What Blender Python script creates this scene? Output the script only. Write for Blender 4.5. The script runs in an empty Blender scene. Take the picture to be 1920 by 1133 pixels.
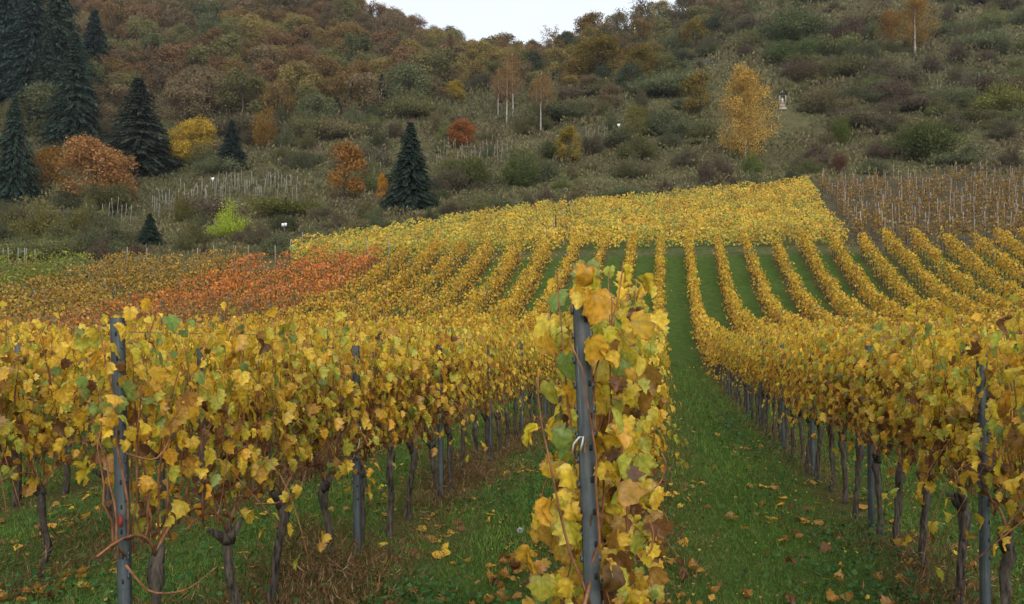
import bpy, math, random
import numpy as np

# ----------------------------------------------------------------- camera, world, sun, exposure
F_PX, CX, CY = 1550.0, 960.0, 566.5          # focal length and centre of the 1920 x 1133 photograph
scn = bpy.context.scene
COL = scn.collection
cam_d = bpy.data.cameras.new('camera')
cam_d.sensor_width = 36.0
cam_d.lens = 36.0 * F_PX / 1920.0
cam_d.clip_start = 0.05
cam_d.clip_end = 3000
cam = bpy.data.objects.new('camera', cam_d)
cam.location = (0, 0, 0)
cam.rotation_euler = (math.radians(90), 0, 0)
COL.objects.link(cam)
scn.camera = cam

SUN_ELEV, SUN_ROT = math.radians(34), math.radians(172)
world = bpy.data.worlds.new('World')
scn.world = world
world.use_nodes = True
wn, wl = world.node_tree.nodes, world.node_tree.links
wn.clear()
w_out = wn.new('ShaderNodeOutputWorld')
w_bg = wn.new('ShaderNodeBackground')
w_sky = wn.new('ShaderNodeTexSky')
w_sky.sky_type = 'NISHITA'
w_sky.sun_disc = False
w_sky.sun_elevation = SUN_ELEV
w_sky.sun_rotation = SUN_ROT
w_mix = wn.new('ShaderNodeMix')
w_mix.data_type = 'RGBA'
w_mix.inputs[0].default_value = 0.86           # closed cloud cover over the clear sky
w_mix.inputs[7].default_value = (6.2, 6.5, 6.75, 1)
wl.new(w_sky.outputs[0], w_mix.inputs[6])
wl.new(w_mix.outputs[2], w_bg.inputs[0])
w_bg.inputs[1].default_value = 0.115
wl.new(w_bg.outputs[0], w_out.inputs[0])

sun_d = bpy.data.lights.new('sun', 'SUN')
sun_d.energy = 1.5
sun_d.angle = math.radians(40)
sun_d.color = (1.0, 0.96, 0.9)
sun = bpy.data.objects.new('sun', sun_d)
COL.objects.link(sun)
# soft light from behind the camera, slightly from the right
sun.rotation_euler = (math.radians(56), 0, math.radians(8))

scn.view_settings.view_transform = 'Standard'
scn.view_settings.look = 'None'
scn.view_settings.exposure = 0.6
scn.view_settings.gamma = 1.0
scn.view_settings.use_curve_mapping = False
scn.render.engine = 'CYCLES'
scn.cycles.max_bounces = 6
scn.cycles.diffuse_bounces = 3
scn.cycles.glossy_bounces = 2
scn.cycles.transmission_bounces = 4
scn.cycles.transparent_max_bounces = 4

rng = np.random.default_rng(7)
rnd = random.Random(11)

# ----------------------------------------------------------------- helpers
ALPHA = math.atan(285.0 / F_PX)               # the vine rows run this far right of the view axis
SA, CA = math.sin(ALPHA), math.cos(ALPHA)
ROW_GAP, ROW_ZERO = 2.0, -0.25                # rows k = ..., -1, 0 (central post), 1, ...


def vnoise(x, y, seed=0.0):
    """smooth value noise 0..1"""
    x = np.asarray(x, float); y = np.asarray(y, float)
    xi, yi = np.floor(x), np.floor(y)
    fx, fy = x - xi, y - yi
    fx = fx * fx * (3 - 2 * fx); fy = fy * fy * (3 - 2 * fy)
    def h(a, b):
        s = np.sin(a * 127.1 + b * 311.7 + seed * 74.7) * 43758.5453
        return s - np.floor(s)
    return (h(xi, yi) * (1 - fx) + h(xi + 1, yi) * fx) * (1 - fy) + (h(xi, yi + 1) * (1 - fx) + h(xi + 1, yi + 1) * fx) * fy


def fbm(x, y, seed=0.0):
    return 0.55 * vnoise(x, y, seed) + 0.3 * vnoise(x * 2.1, y * 2.1, seed + 3) + 0.15 * vnoise(x * 4.3, y * 4.3, seed + 7)


# height of the land: a dip 28 m away, then the slope and two hills with a saddle between
NEAR_D = np.array([-80, -20, 0, 2.7, 10, 20, 28, 34, 40, 45.0])
NEAR_Z = np.array([-1.2, -1.45, -1.58, -1.71, -2.06, -2.45, -2.60, -2.5, -2.05, -1.2])
FAR_D = np.array([45, 51.5, 58, 66, 80, 95, 110, 130, 155, 185, 220, 260, 300.0])
FAR_C = np.array([-500, 0, 300, 600, 760, 910, 1060, 1245, 1600, 1920, 2400.0])
FAR_Y = np.array([
    [0, 0, 525, 505, 478, 455, 425, 365, 280, 180, 80, -10, -80],
    [0, 0, 516, 490, 464, 440, 408, 352, 275, 185, 95, 15, -40],
    [0, 0, 516, 486, 452, 428, 395, 340, 268, 185, 105, 40, 0],
    [0, 0, 507, 478, 442, 415, 380, 325, 255, 180, 100, 28, 5],
    [0, 0, 498, 470, 432, 402, 368, 312, 245, 180, 122, 80, 74],
    [0, 0, 488, 460, 420, 388, 356, 302, 238, 180, 146, 140, 145],
    [0, 0, 482, 454, 412, 376, 345, 290, 222, 160, 117, 108, 115],
    [0, 0, 480, 450, 406, 366, 335, 270, 195, 118, 54, 30, 40],
    [0, 0, 472, 445, 398, 350, 318, 245, 160, 75, 0, -40, -60],
    [0, 0, 472, 445, 395, 345, 305, 225, 135, 40, -50, -120, -150],
    [0, 0, 472, 445, 392, 340, 295, 210, 115, 15, -80, -150, -190]], float)
FAR_Z = (CY - FAR_Y) / F_PX * FAR_D[None, :]
FAR_Z[:, 0] = -1.2
FAR_Z[:, 1] = -1.2 * 0.46 + FAR_Z[:, 2] * 0.54 - 0.55
_gd = np.arange(45, 300.5, 1.0)
_gc = np.arange(-500, 2401, 25.0)
_t = np.array([np.interp(_gd, FAR_D, r) for r in FAR_Z])
_t = np.array([np.interp(_gc, FAR_C, _t[:, j]) for j in range(len(_gd))]).T
for _ in range(14):                            # soften the kinks of the table
    p = np.pad(_t, 1, mode='edge')
    s = 0.25 * p[1:-1, :-2] + 0.5 * p[1:-1, 1:-1] + 0.25 * p[1:-1, 2:]
    s[:, 0], s[:, -1] = _t[:, 0], _t[:, -1]
    p = np.pad(s, 1, mode='edge')
    _t = 0.25 * p[:-2, 1:-1] + 0.5 * p[1:-1, 1:-1] + 0.25 * p[2:, 1:-1]


def ground(x, y):
    x = np.asarray(x, float); y = np.asarray(y, float)
    zn = np.interp(y, NEAR_D, NEAR_Z)
    d = np.clip(y, 45, 300)
    c = np.clip(CX + F_PX * x / d, -500, 2399.9)
    jd = np.clip(d - 45, 0, len(_gd) - 1.001); ic = (c + 500) / 25.0
    j0, i0 = jd.astype(int), ic.astype(int)
    fj, fi = jd - j0, ic - i0
    zf = (_t[i0, j0] * (1 - fi) + _t[i0 + 1, j0] * fi) * (1 - fj) + (_t[i0, j0 + 1] * (1 - fi) + _t[i0 + 1, j0 + 1] * fi) * fj
    zf = zf - 0.3 * np.maximum(y - 300, 0)
    z = np.where(y < 45, zn, zf)
    rough = np.clip((y - 60) / 60, 0, 1)
    return z + 0.05 * (vnoise(x * 0.7, y * 0.7, 5) - 0.5) * np.clip(y / 5, 0, 1) + rough * 1.5 * (fbm(x * 0.09, y * 0.09, 9) - 0.5)


def G(x, y):
    return float(ground(np.array([x]), np.array([y]))[0])


_md = np.exp(np.linspace(math.log(2.2), math.log(300), 2600))


def at(px, py):
    """the point of the land seen at a pixel of the photograph"""
    xs = (px - CX) / F_PX * _md
    zs = (CY - py) / F_PX * _md
    g = ground(xs, _md)
    hit = np.nonzero((g >= zs) & (_md > 4))[0]
    i = hit[0] if len(hit) else len(_md) - 1
    return float(xs[i]), float(_md[i])


def atd(px, d):
    return (px - CX) / F_PX * d, d


def rowpt(k, d):
    xe = ROW_ZERO + ROW_GAP * k
    return xe + d * SA / CA, d


def row_across(x, y):
    """signed distance across the rows, in row gaps from row 0"""
    return (x - y * SA / CA - ROW_ZERO) / ROW_GAP


def mesh_np(name, verts, faces, mat, tint=None, smooth=False, uv=None):
    """faces: list of int arrays (n, k)"""
    me = bpy.data.meshes.new(name)
    verts = np.ascontiguousarray(verts, np.float32)
    me.vertices.add(len(verts)); me.vertices.foreach_set('co', verts.ravel())
    faces = [np.asarray(f, np.int32) for f in faces if len(f)]
    loops = np.concatenate([f.ravel() for f in faces])
    sizes = np.concatenate([np.full(len(f), f.shape[1], np.int32) for f in faces])
    starts = np.concatenate([[0], np.cumsum(sizes)[:-1]]).astype(np.int32)
    me.loops.add(len(loops)); me.loops.foreach_set('vertex_index', loops)
    me.polygons.add(len(sizes)); me.polygons.foreach_set('loop_start', starts)
    try:
        me.polygons.foreach_set('loop_total', sizes)
    except Exception:
        pass
    if smooth:
        me.polygons.foreach_set('use_smooth', np.ones(len(sizes), bool))
    if uv is not None:
        a = me.attributes.new('leafuv', 'FLOAT_VECTOR', 'POINT')
        a.data.foreach_set('vector', np.ascontiguousarray(uv, np.float32).ravel())
    if tint is not None:
        a = me.attributes.new('tint', 'FLOAT_COLOR', 'POINT')
        a.data.foreach_set('color', np.ascontiguousarray(tint, np.float32).ravel())
    me.update(calc_edges=True)
    if mat is not None:
        me.materials.append(mat)
    return me


def put(name, me, parent=None, loc=None, rot=None, scale=None):
    o = bpy.data.objects.new(name, me)
    COL.objects.link(o)
    if parent is not None:
        o.parent = parent
    if loc is not None: o.location = loc
    if rot is not None: o.rotation_euler = rot
    if scale is not None: o.scale = (scale,) * 3 if not hasattr(scale, '__len__') else scale
    return o


def tag(o, label=None, cat=None, group=None, kind=None):
    if label: o['label'] = label
    if cat: o['category'] = cat
    if group: o['group'] = group
    if kind: o['kind'] = kind
    return o


def empty(name, loc, rot=(0, 0, 0), scale=1.0):
    o = bpy.data.objects.new(name, None)
    o.empty_display_size = 0.2
    COL.objects.link(o)
    o.location = loc; o.rotation_euler = rot
    o.scale = (scale,) * 3 if not hasattr(scale, '__len__') else scale
    return o


class MB:
    """collects tubes and prisms into one mesh"""
    def __init__(s):
        s.v, s.q, s.t, s.n = [], [], [], 0

    def add(s, v, q=(), t=()):
        v = np.asarray(v, float)
        s.v.append(v)
        if len(q): s.q.append(np.asarray(q, int) + s.n)
        if len(t): s.t.append(np.asarray(t, int) + s.n)
        s.n += len(v)

    def tube(s, pts, rad, sides=6, cap=True, lump=0.0):
        pts = np.asarray(pts, float); n = len(pts)
        rad = np.broadcast_to(np.asarray(rad, float), (n,))
        tan = np.gradient(pts, axis=0)
        tan /= np.linalg.norm(tan, axis=1, keepdims=True) + 1e-9
        ref = np.array([1.0, 0.13, 0.07]) if abs(tan[:, 0]).mean() < 0.8 else np.array([0.1, 1.0, 0.1])
        u = np.cross(tan, ref); u /= np.linalg.norm(u, axis=1, keepdims=True) + 1e-9
        w = np.cross(tan, u)
        a = np.arange(sides) * 2 * math.pi / sides
        r = rad[:, None, None] * (1 + (rng.random((n, sides, 1)) - 0.5) * 2 * lump)
        ring = pts[:, None, :] + r * (np.cos(a)[None, :, None] * u[:, None, :] + np.sin(a)[None, :, None] * w[:, None, :])
        i = np.arange(n - 1)[:, None] * sides; j = np.arange(sides)[None, :]; j2 = (j + 1) % sides
        q = np.stack([i + j, i + j2, i + sides + j2, i + sides + j], -1).reshape(-1, 4)
        v = ring.reshape(-1, 3)
        t = []
        if cap:
            b = (n - 1) * sides
            t = [[b, b + k, b + k + 1] for k in range(1, sides - 1)] + [[0, k + 1, k] for k in range(1, sides - 1)]
        s.add(v, q, t)

    def box(s, c, h, rz=0.0):
        c = np.asarray(c, float); h = np.asarray(h, float)
        v = np.array([[x, y, z] for x in (-1, 1) for y in (-1, 1) for z in (-1, 1)], float) * h
        if rz:
            cs, sn = math.cos(rz), math.sin(rz)
            v = np.stack([v[:, 0] * cs - v[:, 1] * sn, v[:, 0] * sn + v[:, 1] * cs, v[:, 2]], 1)
        q = [[0, 1, 3, 2], [4, 6, 7, 5], [0, 4, 5, 1], [2, 3, 7, 6], [0, 2, 6, 4], [1, 5, 7, 3]]
        s.add(v + c, q)

    def extrude(s, poly, z0, z1):
        """closed 2-D outline (x, y) extruded along z, capped with an n-gon strip of triangles"""
        p = np.asarray(poly, float); n = len(p)
        v = np.concatenate([np.c_[p, np.full(n, z0)], np.c_[p, np.full(n, z1)]])
        i = np.arange(n); j = (i + 1) % n
        s.add(v, np.stack([i, j, j + n, i + n], 1))

    def mesh(s, name, mat, smooth=False, tint=None):
        return mesh_np(name, np.concatenate(s.v), s.q + s.t, mat, tint, smooth)


# ----------------------------------------------------------------- materials
def new_mat(name):
    m = bpy.data.materials.new(name); m.use_nodes = True
    n = m.node_tree.nodes; n.clear()
    return m, n, m.node_tree.links


def N(n, t, **kw):
    x = n.new(t)
    for k, v in kw.items(): setattr(x, k, v)
    return x


def mixrgb(n, l, a, b, fac, mode='MIX'):
    m = N(n, 'ShaderNodeMix', data_type='RGBA', blend_type=mode)
    for sock, val in ((m.inputs[0], fac), (m.inputs[6], a), (m.inputs[7], b)):
        if hasattr(val, 'is_linked') or isinstance(val, bpy.types.NodeSocket): l.new(val, sock)
        else: sock.default_value = val if not isinstance(val, tuple) or len(val) == 4 else (*val, 1)
    return m.outputs[2]


def ramp(n, l, src, stops):
    r = N(n, 'ShaderNodeValToRGB')
    e = r.color_ramp.elements
    while len(e) < len(stops): e.new(0.5)
    for i, (p, c) in enumerate(stops):
        e[i].position = p; e[i].color = (*c, 1) if len(c) == 3 else c
    l.new(src, r.inputs[0])
    return r.outputs[0]


def noise(n, l, vec, scale, detail=3, rough=0.55):
    t = N(n, 'ShaderNodeTexNoise'); t.inputs['Scale'].default_value = scale
    t.inputs['Detail'].default_value = detail; t.inputs['Roughness'].default_value = rough
    if vec is not None: l.new(vec, t.inputs['Vector'])
    return t.outputs[0]


def leaf_material(name, trans=0.35, spec=True, spots=True):
    """leaf colour = tint of the leaf x colour of the object, brown blotches near the leaf edge (alpha = how near)"""
    m, n, l = new_mat(name)
    out = N(n, 'ShaderNodeOutputMaterial')
    at_ = N(n, 'ShaderNodeAttribute', attribute_name='tint')
    oi = N(n, 'ShaderNodeObjectInfo')
    col = mixrgb(n, l, at_.outputs['Color'], oi.outputs['Color'], 1.0, 'MULTIPLY')
    geo = N(n, 'ShaderNodeNewGeometry')
    if spots:
        uvn = N(n, 'ShaderNodeAttribute', attribute_name='leafuv')
        su = N(n, 'ShaderNodeSeparateXYZ'); l.new(uvn.outputs['Vector'], su.inputs[0])
        ax = N(n, 'ShaderNodeMath', operation='ABSOLUTE'); l.new(su.outputs[0], ax.inputs[0])
        prev = None
        for ang in (0.0, 0.62, 1.25):                # main veins fan out from the stalk
            p1 = N(n, 'ShaderNodeMath', operation='MULTIPLY'); l.new(ax.outputs[0], p1.inputs[0]); p1.inputs[1].default_value = math.cos(ang)
            p2 = N(n, 'ShaderNodeMath', operation='MULTIPLY_ADD'); l.new(su.outputs[1], p2.inputs[0]); p2.inputs[1].default_value = -math.sin(ang); l.new(p1.outputs[0], p2.inputs[2])
            p3 = N(n, 'ShaderNodeMath', operation='ABSOLUTE'); l.new(p2.outputs[0], p3.inputs[0])
            if prev is None: prev = p3
            else:
                mn = N(n, 'ShaderNodeMath', operation='MINIMUM'); l.new(prev.outputs[0], mn.inputs[0]); l.new(p3.outputs[0], mn.inputs[1]); prev = mn
        vm = ramp(n, l, prev.outputs[0], [(0.004, (1, 1, 1)), (0.05, (0.25, 0.25, 0.25)), (0.14, (0, 0, 0))])
        vz = N(n, 'ShaderNodeMath', operation='MULTIPLY'); l.new(vm, vz.inputs[0]); l.new(su.outputs[2], vz.inputs[1])
        vcol = mixrgb(n, l, col, (0.74, 0.82, 0.80, 1), 1.0, 'MULTIPLY')
        col = mixrgb(n, l, col, vcol, vz.outputs[0])
        nz = noise(n, l, geo.outputs['Position'], 24.0, 3)
        ma = N(n, 'ShaderNodeMath', operation='MULTIPLY'); l.new(nz, ma.inputs[0]); l.new(at_.outputs['Alpha'], ma.inputs[1])
        edge = ramp(n, l, ma.outputs[0], [(0.42, (0, 0, 0)), (0.60, (0.85, 0.85, 0.85))])
        col = mixrgb(n, l, col, (0.23, 0.115, 0.035, 1), edge)
        nv = noise(n, l, geo.outputs['Position'], 55.0, 2)
        col = mixrgb(n, l, col, ramp(n, l, nv, [(0.3, (0.72, 0.72, 0.72)), (0.7, (1.2, 1.2, 1.2))]), 1.0, 'MULTIPLY')
    dif = N(n, 'ShaderNodeBsdfDiffuse'); l.new(col, dif.inputs[0])
    tr = N(n, 'ShaderNodeBsdfTranslucent'); l.new(col, tr.inputs[0])
    mx = N(n, 'ShaderNodeMixShader'); mx.inputs[0].default_value = trans
    l.new(dif.outputs[0], mx.inputs[1]); l.new(tr.outputs[0], mx.inputs[2])
    last = mx.outputs[0]
    if spec:
        gl = N(n, 'ShaderNodeBsdfGlossy'); gl.inputs['Roughness'].default_value = 0.45
        gl.inputs[0].default_value = (0.9, 0.95, 1, 1)
        m2 = N(n, 'ShaderNodeMixShader'); m2.inputs[0].default_value = 0.02
        l.new(last, m2.inputs[1]); l.new(gl.outputs[0], m2.inputs[2]); last = m2.outputs[0]
    l.new(last, out.inputs[0])
    return m


def bark_material(name, c1, c2, scale=30, stretch=0.25, rough=0.9, bump=0.6):
    m, n, l = new_mat(name)
    out = N(n, 'ShaderNodeOutputMaterial')
    tc = N(n, 'ShaderNodeTexCoord'); mp = N(n, 'ShaderNodeMapping')
    mp.inputs['Scale'].default_value = (1, 1, stretch); l.new(tc.outputs['Object'], mp.inputs[0])
    nz = noise(n, l, mp.outputs[0], scale, 5, 0.65)
    col = ramp(n, l, nz, [(0.35, c1), (0.65, c2)])
    b = N(n, 'ShaderNodeBsdfPrincipled'); b.inputs['Roughness'].default_value = rough
    b.inputs['Specular IOR Level'].default_value = 0.2
    l.new(col, b.inputs['Base Color'])
    bp = N(n, 'ShaderNodeBump'); bp.inputs['Strength'].default_value = bump; bp.inputs['Distance'].default_value = 0.01
    l.new(nz, bp.inputs['Height']); l.new(bp.outputs[0], b.inputs['Normal'])
    l.new(b.outputs[0], out.inputs[0])
    return m


def plain_material(name, c, rough=0.7, metal=0.0, var=0.15, scale=12):
    m, n, l = new_mat(name)
    out = N(n, 'ShaderNodeOutputMaterial')
    tc = N(n, 'ShaderNodeTexCoord')
    nz = noise(n, l, tc.outputs['Object'], scale, 4)
    lo = tuple(x * (1 - var) for x in c); hi = tuple(min(1, x * (1 + var)) for x in c)
    col = ramp(n, l, nz, [(0.3, lo), (0.7, hi)])
    b = N(n, 'ShaderNodeBsdfPrincipled'); b.inputs['Roughness'].default_value = rough
    b.inputs['Metallic'].default_value = metal
    b.inputs['Specular IOR Level'].default_value = 0.3
    l.new(col, b.inputs['Base Color']); l.new(b.outputs[0], out.inputs[0])
    return m


M_LEAF = leaf_material('vine_leaf', 0.42)
M_FOL = leaf_material('tree_foliage', 0.25, spec=False, spots=False)
M_GRASS = leaf_material('grass_blade', 0.3, spec=False, spots=False)
M_TRUNK = bark_material('vine_bark', (0.014, 0.011, 0.009), (0.13, 0.105, 0.082), 42, 0.2, bump=1.0)
M_CANE = bark_material('cane_bark', (0.14, 0.052, 0.024), (0.36, 0.165, 0.075), 25, 0.5, 0.7, 0.2)
M_BARK = bark_material('tree_bark', (0.03, 0.024, 0.018), (0.10, 0.08, 0.06), 3, 0.3)
M_BIRCH = bark_material('birch_bark', (0.22, 0.19, 0.155), (0.50, 0.46, 0.405), 2.2, 1.6)
M_STAKE = bark_material('weathered_wood', (0.20, 0.18, 0.155), (0.36, 0.34, 0.305), 6, 0.2)
M_STONE = plain_material('shrine_sandstone', (0.36, 0.32, 0.25), 0.9, 0, 0.25, 3)
M_WHITE = plain_material('white_paint', (0.78, 0.78, 0.76), 0.6, 0, 0.05)
M_WIRE = plain_material('dull_wire', (0.16, 0.16, 0.16), 0.5, 0.6)
M_STRING = plain_material('pale_twine', (0.6, 0.57, 0.5), 0.9)
M_RED = plain_material('red_tie', (0.20, 0.03, 0.02), 0.7)


def steel_material():
    m, n, l = new_mat('galvanised_steel')
    out = N(n, 'ShaderNodeOutputMaterial')
    tc = N(n, 'ShaderNodeTexCoord')
    nz = noise(n, l, tc.outputs['Object'], 9, 5, 0.7)
    mp = N(n, 'ShaderNodeMapping'); mp.inputs['Scale'].default_value = (60, 60, 3); l.new(tc.outputs['Object'], mp.inputs[0])
    n2 = noise(n, l, mp.outputs[0], 1.0, 4)
    col = ramp(n, l, nz, [(0.3, (0.060, 0.075, 0.083)), (0.55, (0.105, 0.123, 0.130)), (0.8, (0.165, 0.18, 0.185))])
    col = mixrgb(n, l, col, ramp(n, l, n2, [(0.35, (0.6, 0.6, 0.6)), (0.6, (1.1, 1.1, 1.1))]), 0.8, 'MULTIPLY')
    n3 = noise(n, l, tc.outputs['Object'], 22, 6, 0.75)
    col = mixrgb(n, l, col, (0.11, 0.062, 0.035, 1), ramp(n, l, n3, [(0.56, (0, 0, 0)), (0.74, (0.7, 0.7, 0.7))]))
    b = N(n, 'ShaderNodeBsdfPrincipled'); b.inputs['Roughness'].default_value = 0.55; b.inputs['Metallic'].default_value = 0.25
    l.new(col, b.inputs['Base Color']); l.new(b.outputs[0], out.inputs[0])
    return m


M_STEEL = steel_material()


def ground_material():
    m, n, l = new_mat('ground_cover_soil')
    out = N(n, 'ShaderNodeOutputMaterial')
    geo = N(n, 'ShaderNodeNewGeometry')
    P = geo.outputs['Position']
    zone = N(n, 'ShaderNodeAttribute', attribute_name='tint')
    sep = N(n, 'ShaderNodeSeparateColor'); l.new(zone.outputs['Color'], sep.inputs[0])
    nbig = noise(n, l, P, 0.5, 4); nmid = noise(n, l, P, 3.0, 5, 0.65); nfin = noise(n, l, P, 28.0, 4, 0.7)
    grass = ramp(n, l, nmid, [(0.3, (0.046, 0.074, 0.018)), (0.55, (0.070, 0.112, 0.026)), (0.8, (0.112, 0.120, 0.042))])
    grass = mixrgb(n, l, grass, ramp(n, l, nfin, [(0.3, (0.6, 0.6, 0.6)), (0.7, (1.35, 1.35, 1.35))]), 1.0, 'MULTIPLY')
    weeds = ramp(n, l, nfin, [(0.3, (0.035, 0.030, 0.014)), (0.5, (0.085, 0.06, 0.028)), (0.75, (0.15, 0.095, 0.045))])
    # strips of dry weeds under the vine rows
    sx = N(n, 'ShaderNodeSeparateXYZ'); l.new(P, sx.inputs[0])
    m1 = N(n, 'ShaderNodeMath', operation='MULTIPLY'); l.new(sx.outputs[1], m1.inputs[0]); m1.inputs[1].default_value = -SA / CA
    m2 = N(n, 'ShaderNodeMath', operation='ADD'); l.new(sx.outputs[0], m2.inputs[0]); l.new(m1.outputs[0], m2.inputs[1])
    m3 = N(n, 'ShaderNodeMath', operation='ADD'); l.new(m2.outputs[0], m3.inputs[0]); m3.inputs[1].default_value = -ROW_ZERO + 400.0 + 1.0
    m4 = N(n, 'ShaderNodeMath', operation='MODULO'); l.new(m3.outputs[0], m4.inputs[0]); m4.inputs[1].default_value = ROW_GAP
    m5 = N(n, 'ShaderNodeMath', operation='SUBTRACT'); l.new(m4.outputs[0], m5.inputs[0]); m5.inputs[1].default_value = 1.0
    m6 = N(n, 'ShaderNodeMath', operation='ABSOLUTE'); l.new(m5.outputs[0], m6.inputs[0])
    m7 = N(n, 'ShaderNodeMath', operation='MULTIPLY_ADD'); l.new(nmid, m7.inputs[0]); m7.inputs[1].default_value = 0.5; l.new(m6.outputs[0], m7.inputs[2])
    strip = ramp(n, l, m7.outputs[0], [(0.36, (0.7, 0.7, 0.7)), (0.62, (0, 0, 0))])
    vine = mixrgb(n, l, grass, weeds, strip)
    scrub = ramp(n, l, nbig, [(0.3, (0.070, 0.062, 0.032)), (0.5, (0.100, 0.094, 0.044)), (0.7, (0.115, 0.092, 0.055))])
    scrub = mixrgb(n, l, scrub, ramp(n, l, nmid, [(0.3, (0.6, 0.6, 0.6)), (0.7, (1.4, 1.4, 1.4))]), 1.0, 'MULTIPLY')
    soil = ramp(n, l, nmid, [(0.3, (0.050, 0.042, 0.026)), (0.55, (0.085, 0.070, 0.042)), (0.8, (0.100, 0.095, 0.045))])
    c = mixrgb(n, l, scrub, vine, sep.outputs[0])
    c = mixrgb(n, l, c, soil, sep.outputs[1])
    b = N(n, 'ShaderNodeBsdfDiffuse'); l.new(c, b.inputs[0])
    bp = N(n, 'ShaderNodeBump'); bp.inputs['Strength'].default_value = 0.7; bp.inputs['Distance'].default_value = 0.03
    l.new(nfin, bp.inputs['Height']); l.new(bp.outputs[0], b.inputs['Normal'])
    l.new(b.outputs[0], out.inputs[0])
    return m


# ----------------------------------------------------------------- zones of the land
def upper_limit(px):
    return np.interp(px, [540, 570, 800, 1060, 1300, 1540, 1620], [62, 66.5, 76, 86, 91, 95, 95])


def in_upper_block(x, y):
    px = CX + F_PX * x / y
    return (px > 545) & (y > 60) & (y < upper_limit(px)) & (x < 24.6 + (y - 60) * 0.27)


def in_stake_block(x, y):
    return (x > 25.3 + (y - 60) * 0.27) & (y > 59.5) & (y < 101)


# ----------------------------------------------------------------- ground sheet
xs = np.unique(np.concatenate([np.linspace(-9, 9, 73), np.sign(np.linspace(-1, 1, 241)) * (9 + 311 * np.abs(np.linspace(-1, 1, 241)) ** 1.9)]))
ys = np.unique(np.concatenate([np.linspace(-60, 0, 25), np.linspace(0, 30, 101), np.linspace(30, 110, 161), np.linspace(110, 320, 141), np.linspace(320, 700, 20)]))
gx, gy = np.meshgrid(xs, ys)
gz = ground(gx, gy)
nx, ny = len(xs), len(ys)
ii = (np.arange(ny - 1)[:, None] * nx + np.arange(nx - 1)[None, :]).ravel()
fac = np.stack([ii, ii + 1, ii + nx + 1, ii + nx], 1)
zr = np.clip((60 - gy) / 2.0, 0, 1)
zr = np.where(gy > 58, np.where(in_upper_block(gx, np.maximum(gy, 1)), 0.6, zr), zr)
zg = np.where(in_stake_block(gx, np.maximum(gy, 1)), 1.0, 0.0)
zc = np.stack([zr.ravel(), zg.ravel(), np.zeros(nx * ny), np.ones(nx * ny)], 1)
gme = mesh_np('ground', np.stack([gx.ravel(), gy.ravel(), gz.ravel()], 1), [fac], ground_material(), zc, True)
tag(put('ground', gme), 'valley floor with grass lanes rising into two scrubby hills', None, None, 'structure')

# ----------------------------------------------------------------- leaf shapes
def outline_leaf():
    half = [(0.10, -0.13), (0.27, -0.19), (0.38, -0.08), (0.54, 0.00), (0.47, 0.14), (0.63, 0.32), (0.50, 0.44),
            (0.43, 0.52), (0.45, 0.72), (0.25, 0.77), (0.16, 0.90)]
    p = [(0, 0.0)] + half + [(0, 1.06)] + [(-x, y) for x, y in reversed(half)]
    return np.array(p)


def leaf_template(curl=0.3, fold=0.2, wave=0.06, seed=0):
    r = np.random.default_rng(seed)
    o = outline_leaf() * (1 + (r.random((24, 1)) - 0.5) * 0.13)
    mid = o * 0.5 + np.array([0, 0.19])
    c = np.array([[0.0, 0.38]])
    v2 = np.concatenate([c, mid[::2], o])
    edge = np.concatenate([[0.25], np.full(12, 0.55), np.ones(24)])
    rr = np.hypot(v2[:, 0], v2[:, 1] - 0.38)
    z = -curl * rr ** 2 + fold * np.abs(v2[:, 0]) + wave * np.sin(v2[:, 0] * 9 + r.random() * 6) * rr + wave * np.cos(v2[:, 1] * 8 + r.random() * 6) * rr
    v = np.c_[v2[:, 0], v2[:, 1], z]
    f = [[0, 1 + i, 1 + (i + 1) % 12] for i in range(12)]
    for i in range(12):
        a, b = 1 + i, 1 + (i + 1) % 12
        o0, o1, o2 = 13 + 2 * i, 13 + 2 * i + 1, 13 + (2 * i + 2) % 24
        f += [[a, o0, o1], [a, o1, b], [b, o1, o2]]
    return v, np.array(f), edge


def mid_template(seed=0):
    r = np.random.default_rng(seed)
    p = np.array([(0, 0), (0.3, -0.14), (0.52, 0.3), (0.36, 0.55), (0, 1.0), (-0.36, 0.55), (-0.52, 0.3), (-0.3, -0.14)])
    v2 = np.concatenate([[[0, 0.38]], p])
    z = -0.3 * np.hypot(v2[:, 0], v2[:, 1] - 0.38) ** 2 + 0.2 * np.abs(v2[:, 0]) + (r.random(9) - 0.5) * 0.15
    return np.c_[v2, z], np.array([[0, i, i % 8 + 1] for i in range(1, 9)]), np.concatenate([[0.25], np.full(8, 1.0)])


FAR_T = (np.array([[0, 0, 0], [0.5, 0.45, 0.12], [0, 1, -0.05], [-0.5, 0.45, 0.12]]), np.array([[0, 1, 2], [0, 2, 3]]), np.array([0.3, 0.9, 0.9, 0.9]))


def basis(nrm, tip):
    """rotation matrices whose y axis is the leaf's tip and z its upper face"""
    y = tip / (np.linalg.norm(tip, axis=1, keepdims=True) + 1e-9)
    z = nrm - (nrm * y).sum(1, keepdims=True) * y
    z /= np.linalg.norm(z, axis=1, keepdims=True) + 1e-9
    x = np.cross(y, z)
    return np.stack([x, y, z], 2)


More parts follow.
